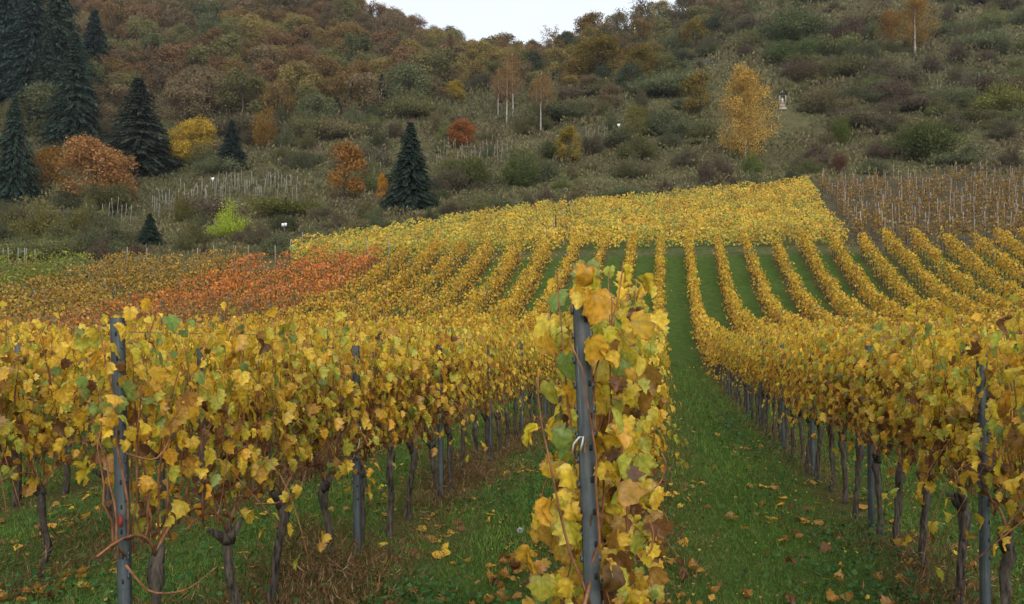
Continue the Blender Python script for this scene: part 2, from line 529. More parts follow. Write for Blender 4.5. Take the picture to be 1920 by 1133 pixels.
def spread(templates, pos, R, size, tint):  # templates of single leaves, see leaf_template
    """many copies of leaf templates as arrays of vertices, triangles and tints"""
    V, Fc, T, off = [], [], [], 0
    pick = rng.integers(0, len(templates), len(pos))
    for k, (tv, tf, te) in enumerate(templates):
        s = pick == k
        if not s.any(): continue
        n = s.sum()
        v = np.einsum('nij,mj->nmi', R[s] * np.reshape(size[s], (-1, 1, 1)), tv) + pos[s][:, None, :]
        V.append(v.reshape(-1, 3))
        Fc.append((tf[None] + (np.arange(n) * len(tv))[:, None, None]).reshape(-1, tf.shape[1]) + off)
        t = np.empty((n, len(tv), 4)); t[..., :3] = tint[s][:, None, :]; t[..., 3] = te[None]
        T.append(t.reshape(-1, 4)); off += n * len(tv)
    return np.concatenate(V), np.concatenate(Fc), np.concatenate(T)


YEL, GOLD, LIME, GRN, TAN, BRN = (0.79, 0.53, 0.052), (0.70, 0.39, 0.038), (0.53, 0.47, 0.065), (0.23, 0.30, 0.06), (0.43, 0.225, 0.045), (0.20, 0.088, 0.030)
PAL = np.array([YEL, GOLD, LIME, GRN, TAN, BRN])


def pick_tint(n, w, jit=0.16):
    w = np.asarray(w, float)
    c = PAL[rng.choice(6, n, p=w / w.sum())]
    return c * (1 + (rng.random((n, 1)) - 0.5) * 2 * jit) * (1 + (rng.random((n, 3)) - 0.5) * 0.16)


FULL_T = [leaf_template(*c) for c in ((0.35, 0.35, 0.09, 1), (0.8, 0.25, 0.12, 2), (-0.35, 0.55, 0.10, 3), (1.0, 0.6, 0.14, 4), (0.3, 0.85, 0.12, 5))]
DRY_T = [leaf_template(1.2, 0.9, 0.2, 6), leaf_template(-0.9, 0.8, 0.2, 7)]
MID_T = [mid_template(i) for i in range(4)]
# single leaf meshes, shared by all leaf objects
LEAF_ME = []
for w in range(6):
    cnt = (14, 10, 9, 7, 7, 4)[w]
    for i in range(cnt):
        v, f, e = (DRY_T[i % 2] if (w == 5 or (w == 4 and i % 2)) else FULL_T[i % 5])
        c = np.array((YEL, GOLD, LIME, GRN, TAN, BRN)[w]) * (1 + (rng.random() - 0.5) * 0.34) * (1 + (rng.random(3) - 0.5) * 0.16)
        t = np.empty((len(v), 4)); t[:, :3] = c; t[:, 3] = e
        if w in (0, 1, 2) and i % 3 == 0:            # greener along the veins, or a browner rim
            t[:, :3] = c * (1 - 0.5 * (1 - e[:, None])) + np.array(LIME) * 0.5 * (1 - e[:, None])
        LEAF_ME.append((w, mesh_np('leaf', v, [f], M_LEAF, t, True, np.c_[v[:, :2], np.ones(len(v))])))
LEAF_BY = {w: [m for q, m in LEAF_ME if q == w] for w in range(6)}

# ----------------------------------------------------------------- grape vine kits (local: y along the row, x across, z up)
def bez(p0, p1, p2, n):
    t = np.linspace(0, 1, n)[:, None]
    return (1 - t) ** 2 * np.array(p0) + 2 * t * (1 - t) * np.array(p1) + t ** 2 * np.array(p2)


def vine_kit(seed, low=0.12, end=False):
    r = np.random.default_rng(seed)
    kit = {}
    # gnarled trunk with a swollen head
    hh = 0.60 + 0.08 * r.random()
    n = 9
    zz = np.linspace(-0.08, hh, n)
    pts = np.c_[np.cumsum((r.random(n) - 0.5) * 0.035), np.cumsum((r.random(n) - 0.5) * 0.05), zz]
    pts -= pts[-1] * np.array([1, 1, 0])
    rad = np.interp(zz, [-0.08, 0.1, hh * 0.7, hh - 0.07, hh], [0.034, 0.025, 0.022, 0.036, 0.026]) * (0.9 + 0.3 * r.random(n))
    mb = MB(); mb.tube(pts, rad, 8, True, 0.22)
    for q in range(3):                              # knobs and spur stubs
        d = (r.random(3) - 0.5) * np.array([0.12, 0.22, 0.06])
        mb.tube(bez((0, 0, hh - 0.05), (d[0] * 0.5, d[1] * 0.5, hh), (d[0], d[1], hh + 0.05 + d[2]), 4), [0.03, 0.026, 0.02, 0.012], 6, True, 0.2)
    kit['trunk'] = mb.mesh('trunk', M_TRUNK, True)
    kit['canes'], pos, nrm, tip, hts, own = [], [], [], [], [], []
    # fruiting cane bent along the wire and shoots that climb from it
    for s in (-1, 1):
        mb = MB(); mb.tube(bez((0, 0, hh), (0.02, s * 0.1, hh + 0.22), (0, s * 0.40, hh + 0.12), 8), np.linspace(0.009, 0.006, 8), 5)
        kit['canes'].append(mb.mesh('cane', M_CANE, True))
    ns = 15
    for i in range(ns):
        u0 = -0.40 + 0.80 * (i + r.random() * 0.6) / ns
        z0 = hh + 0.05 + 0.10 * r.random()
        top = (1.52 if end else 1.42) + 0.42 * r.random() ** 1.6
        u1 = u0 + (r.random() - 0.5) * 0.34
        x1 = (r.random() - 0.5) * 0.30
        p = bez((0, u0 * 0.7, z0), ((r.random() - 0.5) * 0.2, u0 + (r.random() - 0.5) * 0.16, (z0 + top) / 2), (x1, u1, top), 10)
        p += (r.random(p.shape) - 0.5) * np.array([0.025, 0.03, 0.01])
        flop = r.random() < 0.24
        if flop:                       # a shoot that flopped over
            p = bez((0, u0, z0 + 0.25), ((r.random() - 0.5) * 0.7, u0 + 0.1, z0 + 0.55), ((r.random() - 0.5) * 0.9, u1, z0 - 0.25 + 0.3 * r.random()), 10)
        mb = MB(); mb.tube(p, np.linspace(0.0058, 0.0024, 10), 5)
        kit['canes'].append(mb.mesh('cane', M_CANE, True))
        m = 21
        tt = np.linspace(low, 1.0, m) + (r.random(m) - 0.5) * 0.05
        ip = np.clip(tt * 9, 0, 9)
        b = np.stack([np.interp(ip, np.arange(10), p[:, j]) for j in range(3)], 1)
        side = np.where(np.arange(m) % 2 == 0, 1, -1) * np.where(r.random(m) < 0.25, -1, 1)
        off = np.c_[side * (0.02 + 0.12 * r.random(m)), (r.random(m) - 0.5) * 0.15, (r.random(m) - 0.3) * 0.07]
        hole = vnoise(b[:, 1] * 4.2 + seed * 3.7, b[:, 2] * 3.6, seed) < 0.27
        keep = (~hole | (b[:, 2] > 1.55)) & (r.random(m) < (0.75 if flop else np.interp(b[:, 2], [0.6, 0.95, 1.3], [0.14, 0.34, 0.97])))
        b, off, side = b[keep], off[keep], side[keep]
        pos.append(b + off); hts.append(b[:, 2]); own += [len(kit['canes']) - 1] * len(b)
        nrm.append(np.c_[side * (0.55 + 0.5 * r.random(len(b))), (r.random(len(b)) - 0.5) * 1.3, 0.1 + 0.9 * r.random(len(b))])
        tip.append(np.c_[side * 0.4 * r.random(len(b)), (r.random(len(b)) - 0.5) * 1.3, -0.35 - 0.8 * r.random(len(b))])
    m = 62                                          # side-shoot leaves that fill the wall of foliage
    h = 0.95 + 0.77 * r.random(m) ** 0.8
    sd = np.sign(r.random(m) - 0.5)
    pos.append(np.c_[sd * (0.06 + 0.17 * r.random(m)), (r.random(m) - 0.5) * 0.86, h]); hts.append(h)
    nrm.append(np.c_[sd * (0.6 + 0.4 * r.random(m)), (r.random(m) - 0.5) * 1.2, 0.2 + 0.8 * r.random(m)])
    tip.append(np.c_[sd * 0.3 * r.random(m), (r.random(m) - 0.5) * 1.2, -0.4 - 0.7 * r.random(m)])
    m = 34                                          # shrivelled leaves still hanging among the canes
    h = 0.72 + 0.6 * r.random(m)
    pos.append(np.c_[r.normal(0, 0.09, m), (r.random(m) - 0.5) * 0.8, h]); hts.append(h)
    nrm.append(r.normal(0, 1, (m, 3))); tip.append(np.c_[r.normal(0, 0.4, (m, 2)), -np.ones(m)])
    dry0, dry1 = sum(len(q) for q in pos) - m, sum(len(q) for q in pos)
    if end:                                         # the vine at the head of a row also has leaves facing out of the row's end, down to the grass
        m = 100
        hl = 0.22 + 0.75 * r.random(m)
        pos.append(np.c_[rng.normal(0.0, 0.15, m), -0.34 + 0.45 * r.random(m), hl]); hts.append(hl)
        nrm.append(np.c_[(r.random(m) - 0.5), -np.ones(m), 0.3 + 0.5 * r.random(m)]); tip.append(np.c_[(r.random(m) - 0.5), (r.random(m) - 0.5) * 0.4, -np.ones(m)])
        P_, N_, T_ = np.concatenate(pos), np.concatenate(nrm), np.concatenate(tip)
        P_[:, 0] = np.clip(P_[:, 0] * 0.74, -0.25, 0.19) + 0.01
        f_ = r.random(len(P_)) < 0.72
        N_[f_] = np.c_[P_[f_, 0] * 3.0 + (r.random(f_.sum()) - 0.5) * 1.7, -0.55 - 0.6 * r.random(f_.sum()), -0.1 + 1.1 * r.random(f_.sum())]
        T_[f_] = np.c_[P_[f_, 0] * 1.2 + (r.random(f_.sum()) - 0.5) * 1.0, (r.random(f_.sum()) - 0.5) * 0.4, -0.5 - 0.6 * r.random(f_.sum())]
        pos, nrm, tip = [P_], [N_], [T_]
    kit['pos'], kit['R'], h = np.concatenate(pos), basis(np.concatenate(nrm), np.concatenate(tip)), np.concatenate(hts)
    k = len(h)
    kit['own'] = np.array(own + [-1] * (k - len(own)))
    kit['size'] = 0.039 + 0.040 * r.random(k) + 0.016 * (r.random(k) < 0.12)
    base = np.array([0.45, 0.20, 0.18, 0.075, 0.065, 0.03])
    kit['order'] = r.permutation(k)
    cls = np.empty(k, int)
    for i in range(k):
        up = np.clip((h[i] - 0.9) / 0.8, 0, 1)
        w = base * np.array([0.7 + 0.6 * up, 1.35 - 0.6 * up, 0.8 + 0.5 * up, 0.7 + 0.8 * up, 1.6 - 1.0 * up, 1.8 - 1.2 * up])
        cls[i] = r.choice(6, p=w / w.sum())
    cls[dry0:dry1] = np.where(r.random(dry1 - dry0) < 0.6, 5, 4)
    kit['size'][dry0:dry1] *= 0.72
    kit['cls'] = cls
    tint = PAL[cls] * (1 + (r.random((k, 1)) - 0.5) * 0.34) * (1 + (r.random((k, 3)) - 0.5) * 0.14)
    o_ = kit['order'][298:]
    if len(o_):
        v, f, t = spread(FULL_T, kit['pos'][o_], kit['R'][o_], kit['size'][o_], tint[o_])
        kit['rest'] = mesh_np('foliage', v, [f], M_LEAF, t)
    v, f, t = spread(MID_T, kit['pos'], kit['R'], kit['size'] * 1.06, tint)
    kit['foliage'] = mesh_np('foliage', v, [f], M_LEAF, t)
    return kit


KITS = [vine_kit(100 + i) for i in range(9)]
END_KITS = [vine_kit(300 + i, 0.05, True) for i in range(3)]
import mathutils
YAW = -ALPHA


def vine(k, d, kit, flip, detail, label, group, hue, mirror_drop=None, scale=1.0, big=1.0):
    x, y = rowpt(k, d)
    root = empty('grape_vine', (x, y, G(x, y)), (0, 0, YAW + (math.pi if flip else 0)), scale)
    tag(root, label, 'grape vine', group)
    put('trunk', kit['trunk'], root)
    if detail == 2:
        stems = [put('cane', c, root) for c in kit['canes']]
        if 'rest' in kit and (mirror_drop is None or k == 0):
            o = put('foliage', kit['rest'], root); o.color = hue; o['kind'] = 'stuff'
        n = 0
        for p, R, s, w, ow in ((kit['pos'][q], kit['R'][q], kit['size'][q], kit['cls'][q], kit['own'][q]) for q in kit['order']):
            if mirror_drop is not None and mirror_drop(p): continue
            if n >= 298: break
            ms = LEAF_BY[int(w)]
            o = bpy.data.objects.new('leaf', ms[rnd.randrange(len(ms))]); s = s * big
            COL.objects.link(o); o.parent = stems[ow] if ow >= 0 else root
            M = np.eye(4); M[:3, :3] = R * s; M[:3, 3] = p
            o.matrix_local = mathutils.Matrix(M.tolist())
            o.color = hue
            n += 1
    else:
        for c in kit['canes'][:9:1] if detail == 1 else kit['canes'][2:8:2]: put('cane', c, root)
        o = put('foliage', kit['foliage'], root); o.color = hue; o['kind'] = 'stuff'
    return root


ORD = ['', 'first', 'second', 'third', 'fourth', 'fifth', 'sixth', 'seventh', 'eighth', 'ninth', 'tenth', 'eleventh', 'twelfth', 'thirteenth',
       'fourteenth', 'fifteenth', 'sixteenth', 'seventeenth', 'eighteenth', 'nineteenth', 'twentieth']
def ORDN(n):
    if n < 20: return ORD[n]
    tens = {2: 'twent', 3: 'thirt', 4: 'fort', 5: 'fift', 6: 'sixt', 7: 'sevent', 8: 'eight', 9: 'ninet'}[n // 10]
    return tens + ('ieth' if n % 10 == 0 else 'y-' + ORD[n % 10])


ROWNAME = {0: ('the grey post in the middle', 'the middle row'), -1: ('the leaning grey end post', 'the left front row'),
           1: ('the picture edge', 'the row beside the lane'), -2: ('the picture edge', 'the second row on the left')}
START = {0: 2.96, -1: 3.66, 1: 3.55, -2: 5.0}
DETAIL_TO = {0: 8.5, -1: 9.2, 1: 9.2, -2: 6.8}
MID_TO = {0: 25.0, -1: 25.0, 1: 25.0, -2: 17.0}
for k in (0, -1, 1, -2):
    d, i = START[k], 0
    while d < MID_TO[k]:
        i += 1
        near = d < DETAIL_TO[k]
        if near:
            lab = f'yellow-leaved grape vine, {ORD[i]} from {ROWNAME[k][0]} in {ROWNAME[k][1]}'
        else:
            lab = f'yellow grape vine, {ORDN(i)} from {ROWNAME[k][0]} in {ROWNAME[k][1]}'
        g = 0.92 + 0.16 * rnd.random()
        hue = (g * (0.97 + 0.06 * rnd.random()), g * (0.95 + 0.1 * rnd.random()), g, 1)
        drop = None
        if k == -1 and i == 1:
            drop = lambda p: p[1] < -0.02 and p[2] < 1.22 and rnd.random() < 0.9
        if k == 0 and i == 1:
            drop = lambda p: p[1] < -0.16 and -0.11 < p[0] + (p[2] - 1.2) * 0.03 < 0.075 and p[2] < 1.66 and rnd.random() < 0.83
        vine(k, d, END_KITS[i - 1] if k == 0 and i < 4 else KITS[rnd.randrange(len(KITS))], False if (k == 0 and i < 4) or (k == -1 and i == 1) else rnd.random() < 0.5, 2 if near else (1 if d < 16 else 0), lab,
             'grape vines in ' + ROWNAME[k][1], hue, drop, 0.95 + 0.06 * rnd.random(), (1.2, 1.2, 1.1)[i - 1] if k == 0 and i < 4 else 1.0)
        d += 0.60 + 0.08 * rnd.random()

# ----------------------------------------------------------------- trellis posts
def post_mesh(full):
    mb = MB()
    w, dpt, t, lip = 0.0245, 0.034, 0.0035, 0.009    # open channel, flat face towards -y
    prof = [(-w, 0), (w, 0), (w, dpt), (w - lip, dpt), (w - lip, dpt - t), (w - t, dpt - t), (w - t, t), (-w + t, t), (-w + t, dpt - t), (-w + lip, dpt - t), (-w + lip, dpt), (-w, dpt)]
    mb.extrude(prof, -0.3, 1.78)
    mb.box((0, t * 0.5, 1.78), (w, t * 0.5, 0.001))
    return mb.mesh('channel', M_STEEL)


POST_ME = post_mesh(True)
hk = MB(); hk.box((0.005, 0.0, 0.012), (0.006, 0.0018, 0.010)); hk.box((0.010, 0.0, 0.026), (0.0015, 0.0018, 0.010))
HOOK_ME = hk.mesh('hook', M_STEEL)
nt = MB(); nt.box((0, 0, 0), (0.005, 0.0012, 0.010))
M_DARK = plain_material('dark_slot', (0.02, 0.02, 0.02), 0.9)
SLOT_ME = nt.mesh('slot', M_DARK)


def trellis_post(k, d, label, near=False, lean=0.0, turn=0.0, group='metal trellis posts in the near vine rows', height=0.87, name='trellis_post', dx=0.0):
    x, y = rowpt(k, d); x += dx
    root = empty(name, (x, y, G(x, y)), (0, lean, turn), (1, 1, height))
    tag(root, label, 'trellis post', group)
    ch = put('channel', POST_ME, root)
    if near:
        for h in np.arange(0.62, 1.76, 0.085):
            put('hook', HOOK_ME, ch, (0.0245, 0.012, h))
            put('hook', HOOK_ME, ch, (-0.0245, 0.012, h), (0, 0, math.pi))
        for h in np.arange(0.5, 1.72, 0.11):
            put('slot', SLOT_ME, ch, (0.012 if int(h * 100) % 2 else 0.016, -0.0006, h))
    return root


LEAN = math.radians(-2.3)
trellis_post(0, 2.72, 'grey metal end post in the middle of the picture, half hidden by yellow leaves', True, LEAN, 0.12, height=0.962, dx=0.046)
trellis_post(-1, 3.45, 'leaning grey metal end post of the left front row', True, LEAN, -0.45, height=0.942)
for i, d in enumerate((6.0, 8.25, 10.6, 13.0, 15.5, 18.0, 20.5, 23.0)):
    lab = ('grey trellis post with a pale twine tie, second in the left front row', 'third grey trellis post in the left front row')[i] if i < 2 else f'grey trellis post, {ORD[i + 2]} in the left front row'
    trellis_post(-1, d, lab, d < 7, LEAN * 0.3, -0.3, dx=0.02)
for i, d in enumerate((4.45, 6.9, 9.6, 12.0, 14.5, 17.0, 19.5, 22.0)):
    lab = ('dark grey trellis post at the right picture edge', 'second grey trellis post from the right edge', 'grey trellis post beside the grass lane on the right')[i] if i < 3 else f'grey trellis post, {ORD[i + 1]} from the right edge in the row beside the lane'
    trellis_post(1, d, lab, d < 5, LEAN * 0.6, 0.5)
for i, d in enumerate((7.6, 10.0, 12.4)):
    trellis_post(-2, d, f'grey trellis post of the second left row, {ORD[i + 1]} from the picture edge', False, LEAN * 0.3, 0.2)

# wires strung from post to post
for k, d0, nm in ((0, 2.75, 'middle row'), (-1, 3.48, 'left front row'), (1, 2.2, 'row right of the grass lane')):
    root = empty('trellis_wires', (0, 0, 0))
    tag(root, f'thin grey trellis wires strung along the {nm}', 'wire')
    for h in (0.74, 1.02, 1.34, 1.62):
        ds = np.linspace(d0, 25, 24)
        p = np.array([[*rowpt(k, q), 0] for q in ds]); p[:, 2] = np.interp(ds, NEAR_D, NEAR_Z) + h
        mb = MB(); mb.tube(p, 0.0016, 4)
        put('wire', mb.mesh('wire', M_WIRE), root)

# twine, ties and odd bits on the near posts
def local_tube(name, pts, rad, mat, label, cat, sides=6):
    c = np.mean(pts, axis=0)
    mb = MB(); mb.tube(np.asarray(pts) - c, rad, sides)
    return tag(put(name, mb.mesh(name, mat, True), None, c), label, cat)


def pt(px, py, d):
    return np.array([(px - CX) / F_PX * d, d, (CY - py) / F_PX * d])


local_tube('twine_tie', [pt(1073, 850, 2.66), pt(1076, 832, 2.645), pt(1086, 820, 2.64), pt(1094, 819, 2.64), pt(1092, 830, 2.64), pt(1088, 845, 2.65)], 0.0032, M_STRING,
           'pale twine tied round the middle grey post', 'twine')
local_tube('twine_tie', [pt(676, 800, 5.93), pt(674, 830, 5.92), pt(668, 850, 5.92), pt(660, 862, 5.93)], 0.005, M_STRING,
           'pale twine hanging on the second post of the left row', 'twine')
local_tube('red_tie', [pt(224, 966, 3.41), pt(227, 976, 3.40), pt(225, 988, 3.40)], 0.009, M_RED, 'red plastic tie low on the leaning left post', 'tie')
local_tube('wire_hanger', [pt(1082, 650, 2.66), pt(1086, 720, 2.655), pt(1090, 790, 2.65), pt(1091, 822, 2.645)], 0.0018, M_WIRE, 'loose wire hanging down the middle grey post', 'wire')
# prunings and long arching shoots near the left post
arcs = [([(236, 850, 3.44), (300, 870, 3.5), (350, 750, 3.7), (362, 700, 3.8)], 'brown shoot rising right of the leaning left post'),
        ([(236, 1060, 3.36), (280, 1115, 3.4), (350, 1110, 3.5), (410, 1060, 3.7)], 'long brown shoot arching low across the grass at left'),
        ([(478, 945, 4.3), (520, 945, 4.4), (560, 925, 4.6), (575, 880, 4.8)], 'brown shoot curving between two trunks of the left row'),
        ([(1178, 790, 2.9), (1162, 850, 2.85), (1178, 960, 2.85), (1172, 1080, 2.85)], 'long red-brown shoot hanging right of the middle post'),
        ([(1216, 975, 2.95), (1226, 1000, 2.95), (1222, 1030, 2.95), (1212, 1042, 2.95)], 'thin pale curling shoot low in the middle row'),
        ([(1240, 850, 3.6), (1250, 870, 3.6), (1240, 905, 3.6), (1215, 925, 3.5)], 'brown shoot bowed out over the grass lane')]
for pts, lab in arcs:
    P = np.array([pt(*q) for q in pts])
    t = np.linspace(0, len(P) - 1, 14)
    Q = np.stack([np.interp(t, np.arange(len(P)), P[:, j]) for j in range(3)], 1)
    for _ in range(2): Q[1:-1] = 0.25 * Q[:-2] + 0.5 * Q[1:-1] + 0.25 * Q[2:]
    local_tube('loose_shoot', Q, np.linspace(0.0055, 0.003, 14), M_CANE, lab, 'shoot', 5)

# ----------------------------------------------------------------- vine rows across the dip and up the far slope
def row_leaves(k, d0, d1, per_m, wts, size, gain):
    L = (d1 - d0) / CA
    n = int(L * per_m)
    d = d0 + (d1 - d0) * rng.random(n)
    h = 0.62 + 1.12 * rng.random(n) ** 0.75
    tuft = fbm(d * 1.5, d * 0 + k * 7.3, 2)
    h = h * (0.80 + 0.40 * tuft)
    h = np.where(rng.random(n) < (0.22 if k < -3 else 0.10), 0.2 + 0.6 * rng.random(n), h)
    h = h + (rng.random(n) < 0.03) * 0.25 * rng.random(n)
    keep = rng.random(n) < np.clip(1.9 * fbm(d * 1.6, h * 1.6 + k * 3.1, 4) - 0.15, 0, 1)
    keep &= rng.random(len(d)) < np.clip(4.0 * vnoise(d * 0.55, d * 0 + k * 11.7, 14) - 0.15, 0.3, 1)
    d, h = d[keep], h[keep]; n = len(d)
    h = h * (0.90 + 0.18 * vnoise(d * 0.6, d * 0 + k * 5.1, 15))
    v = rng.normal(0, 0.34 if k <= -10 else 0.22 if k < -3 else 0.125, n) * (1.15 - 0.3 * (h - 1))
    x, y = (ROW_ZERO + ROW_GAP * k) + d * SA / CA, d
    pos = np.c_[x + v * CA, y - v * SA, ground(x, y) + h]
    sd = np.sign(v)
    nr = np.c_[sd * (0.5 + rng.random(n) * 0.6), (rng.random(n) - 0.6) * 1.4, 0.2 + rng.random(n)]
    tp = np.c_[(rng.random(n) - 0.5) * 1.4, (rng.random(n) - 0.5) * 1.4, -0.3 - rng.random(n)]
    low = np.clip((h - 0.7) / 0.9, 0, 1)
    tint = pick_tint(n, wts, 0.2)
    blot = fbm(d * 0.9, h * 0.8 + k * 5, 8)[:, None]
    tint = tint * (0.78 + 0.45 * blot)
    tint[:, 1] *= 0.93 + 0.10 * low
    if -15 < k < -9:
        fade = rng.random(n) < np.clip((49 - d + 1.2 * (k + 12)) / 12, 0.12, 0.72)
        tint = np.where(fade[:, None], np.array((0.36, 0.235, 0.075)) * (0.5 + 0.7 * rng.random((n, 1))), tint * np.array(gain))
        gain = (1, 1, 1)
    return pos, basis(nr, tp), size * (0.75 + 0.5 * rng.random(n)), tint * np.array(gain)


tr = MB(); tr.tube([(0, 0, -0.1), (0.02, 0.01, 0.25), (-0.01, 0.0, 0.5), (0, 0.02, 0.75)], [0.035, 0.03, 0.03, 0.04], 5, True, 0.2)
FAR_TRUNK = (np.concatenate(tr.v), np.concatenate(tr.q))
FAR_POST = MB(); FAR_POST.box((0, 0, 0.7), (0.025, 0.02, 0.88)); FAR_POST_ME = FAR_POST.mesh('post', M_STEEL)


def make_vine_row(k, d0, d1):
    if k >= -9:
        wts, gain = ((0.38, 0.34, 0.06, 0.03, 0.14, 0.05), (0.95, 0.92, 1.0)) if k < -5 else ((0.46, 0.30, 0.06, 0.02, 0.11, 0.05), (0.95, 0.95, 1))
        look = 'yellow'
    elif k >= -14:
        wts, gain, look = (0.20, 0.50, 0, 0, 0.22, 0.08), (1.08, 0.66, 1.3), 'orange-red'
    elif k >= -19:
        wts, gain, look = (0.24, 0.36, 0.09, 0.03, 0.18, 0.10), (0.72, 0.70, 1.1), 'olive-yellow'
    else:
        wts, gain, look = (0.14, 0.04, 0.34, 0.42, 0.03, 0.03), (0.62, 0.70, 0.75), 'green'
    if k == 0: lab = 'narrow yellow vine row straight behind the middle post on the far slope'
    elif k > 0: lab = f'yellow vine row on the far slope, {ORD[k]} right of the long grass lane'
    elif look == 'yellow': lab = f'yellow vine row on the far slope, {ORD[-k]} to the left of the middle post'
    elif look == 'orange-red': lab = f'orange-red vine row on the left slope, {ORD[-9 - k]} beyond the yellow rows'
    elif look == 'olive-yellow': lab = f'dull olive-yellow vine row on the left, {ORD[-14 - k]} beyond the orange rows'
    else: lab = f'green vine row at the far left, {ORD[-19 - k]} beyond the olive rows'
    x, y = rowpt(k, (d0 + d1) / 2)
    z = G(x, y)
    root = empty('vine_row', (x, y, z))
    tag(root, lab, 'vine row', 'vine rows across the dip and far slope')
    o3 = np.array([x, y, z])
    parts = []
    cuts = [d0, 30, d1] if d0 < 30 else [d0, d1]
    for a, b in zip(cuts[:-1], cuts[1:]):
        pos, R, s, t = row_leaves(k, a, b, 270 if b <= 30 else 230, wts, 0.11 if b <= 30 else 0.135, gain)
        parts.append(spread([FAR_T], pos - o3, R, s, t))
    off, V, Fc, T = 0, [], [], []
    for v, f, t in parts:
        V.append(v); Fc.append(f + off); T.append(t); off += len(v)
    f = put('foliage', mesh_np('foliage', np.concatenate(V), [np.concatenate(Fc)], M_LEAF, np.concatenate(T)), root); f['kind'] = 'stuff'
    ds = np.arange(d0 + 0.3, d1, 0.66)
    vs, qs = [], []
    for i, d in enumerate(ds):
        px_, py_ = rowpt(k, d)
        vs.append(FAR_TRUNK[0] * np.array([1, 1, 0.9 + 0.2 * rnd.random()]) + np.array([px_ - x, py_ - y, G(px_, py_) - z]))
        qs.append(FAR_TRUNK[1] + i * len(FAR_TRUNK[0]))
    t = put('trunks', mesh_np('trunks', np.concatenate(vs), [np.concatenate(qs)], M_TRUNK), root); t['kind'] = 'stuff'
    for d in np.arange(d0 + 1.0, d1 + 0.01, 4.7):
        px_, py_ = rowpt(k, d)
        put('post', FAR_POST_ME, root, (px_ - x, py_ - y, G(px_, py_) - z))


for k in range(-24, 15):
    d0 = {0: 25.2, -1: 25.2, 1: 25.2, -2: 17.2}.get(k)
    if d0 is None:
        d0 = max(7.0, 0.9 * abs(ROW_GAP * k)) if k < 0 else max(4.5, 1.0 * ROW_GAP * k)
        if k > 1: d0 = max(4.5, (ROW_GAP * k) * 0.9 + 1)
    make_vine_row(k, d0, 57.6 + 2.0 * rnd.random())

# ----------------------------------------------------------------- upper block: dense rows running across the slope
pos, nr, tp, sz, tn = [], [], [], [], []
d = 61.3
while d < 96:
    L = np.arange(-40, 36, 0.0105)
    x = L + rng.random(len(L)) * 0.1
    y = d + 0.35 * np.sin(x * 0.1) + rng.normal(0, 0.20, len(x))
    ok = in_upper_block(x, y)
    px = CX + F_PX * x / y
    gap = np.abs(px - (1062 + (y - 60) * 0.1)) < 5 + 6 * rng.random(len(x))
    ok &= ~(gap & (rng.random(len(x)) < 0.75))
    x, y = x[ok], y[ok]
    if len(x):
        h = 0.25 + 1.25 * rng.random(len(x)) ** 0.8
        h *= 0.65 + 0.75 * fbm(x * 1.4, y * 1.4, 3)
        n = len(x)
        pos.append(np.c_[x, y, ground(x, y) + h])
        nr.append(np.c_[(rng.random(n) - 0.5) * 1.4, -0.4 - 0.6 * rng.random(n), 0.2 + rng.random(n)])
        tp.append(np.c_[(rng.random(n) - 0.5) * 1.4, (rng.random(n) - 0.7), -0.4 - rng.random(n)])
        sz.append(0.12 + 0.10 * rng.random(n))
        green = np.clip(3.6 * fbm(x * 0.38, y * 0.75, 12) - 1.42 + 0.25 * (CX + F_PX * x / y < 1055) + 0.35 * (h < 0.6), 0, 1)[:, None]
        c = pick_tint(n, (0.52, 0.27, 0.07, 0.01, 0.09, 0.04), 0.2)
        g = pick_tint(n, (0.22, 0.08, 0.42, 0.26, 0.02, 0.0), 0.18)
        tn.append(np.where(rng.random((n, 1)) < green, g, c) * (0.38 + 1.05 * fbm(x * 1.2, y * 1.3, 6))[:, None])
    d += 2.05
pos = np.concatenate(pos)
v, f, t = spread([FAR_T], pos, basis(np.concatenate(nr), np.concatenate(tp)), np.concatenate(sz), np.concatenate(tn))
tag(put('vine_foliage', mesh_np('vine_foliage', v, [f], M_LEAF, t)), 'dense bright yellow vine leaves filling the block above the rows', 'vines', None, 'stuff')

# posts standing in the gap of the upper block and along block edges
sk = MB(); sk.tube([(0, 0, -0.2), (0.01, 0, 0.8), (0, 0.01, 1.75)], [0.034, 0.032, 0.028], 6, True, 0.05); STAKE_ME = sk.mesh('pole', M_STAKE)
dk = MB(); dk.tube([(0, 0, -0.2), (0.02, 0, 1.0), (0, 0.0, 2.3)], [0.07, 0.065, 0.06], 7, True, 0.06); DARKPOST_ME = dk.mesh('pole', M_BARK)


def stake(px, d, label, group, h=1.0, me=None, lean=0.06, name='vineyard_stake', cat='stake'):
    x, y = atd(px, d)
    o = put(name, me or STAKE_ME, None, (x, y, G(x, y)), ((rnd.random() - 0.5) * lean, (rnd.random() - 0.5) * lean, rnd.random() * 6), (1, 1, h))
    return tag(o, label, cat, group)


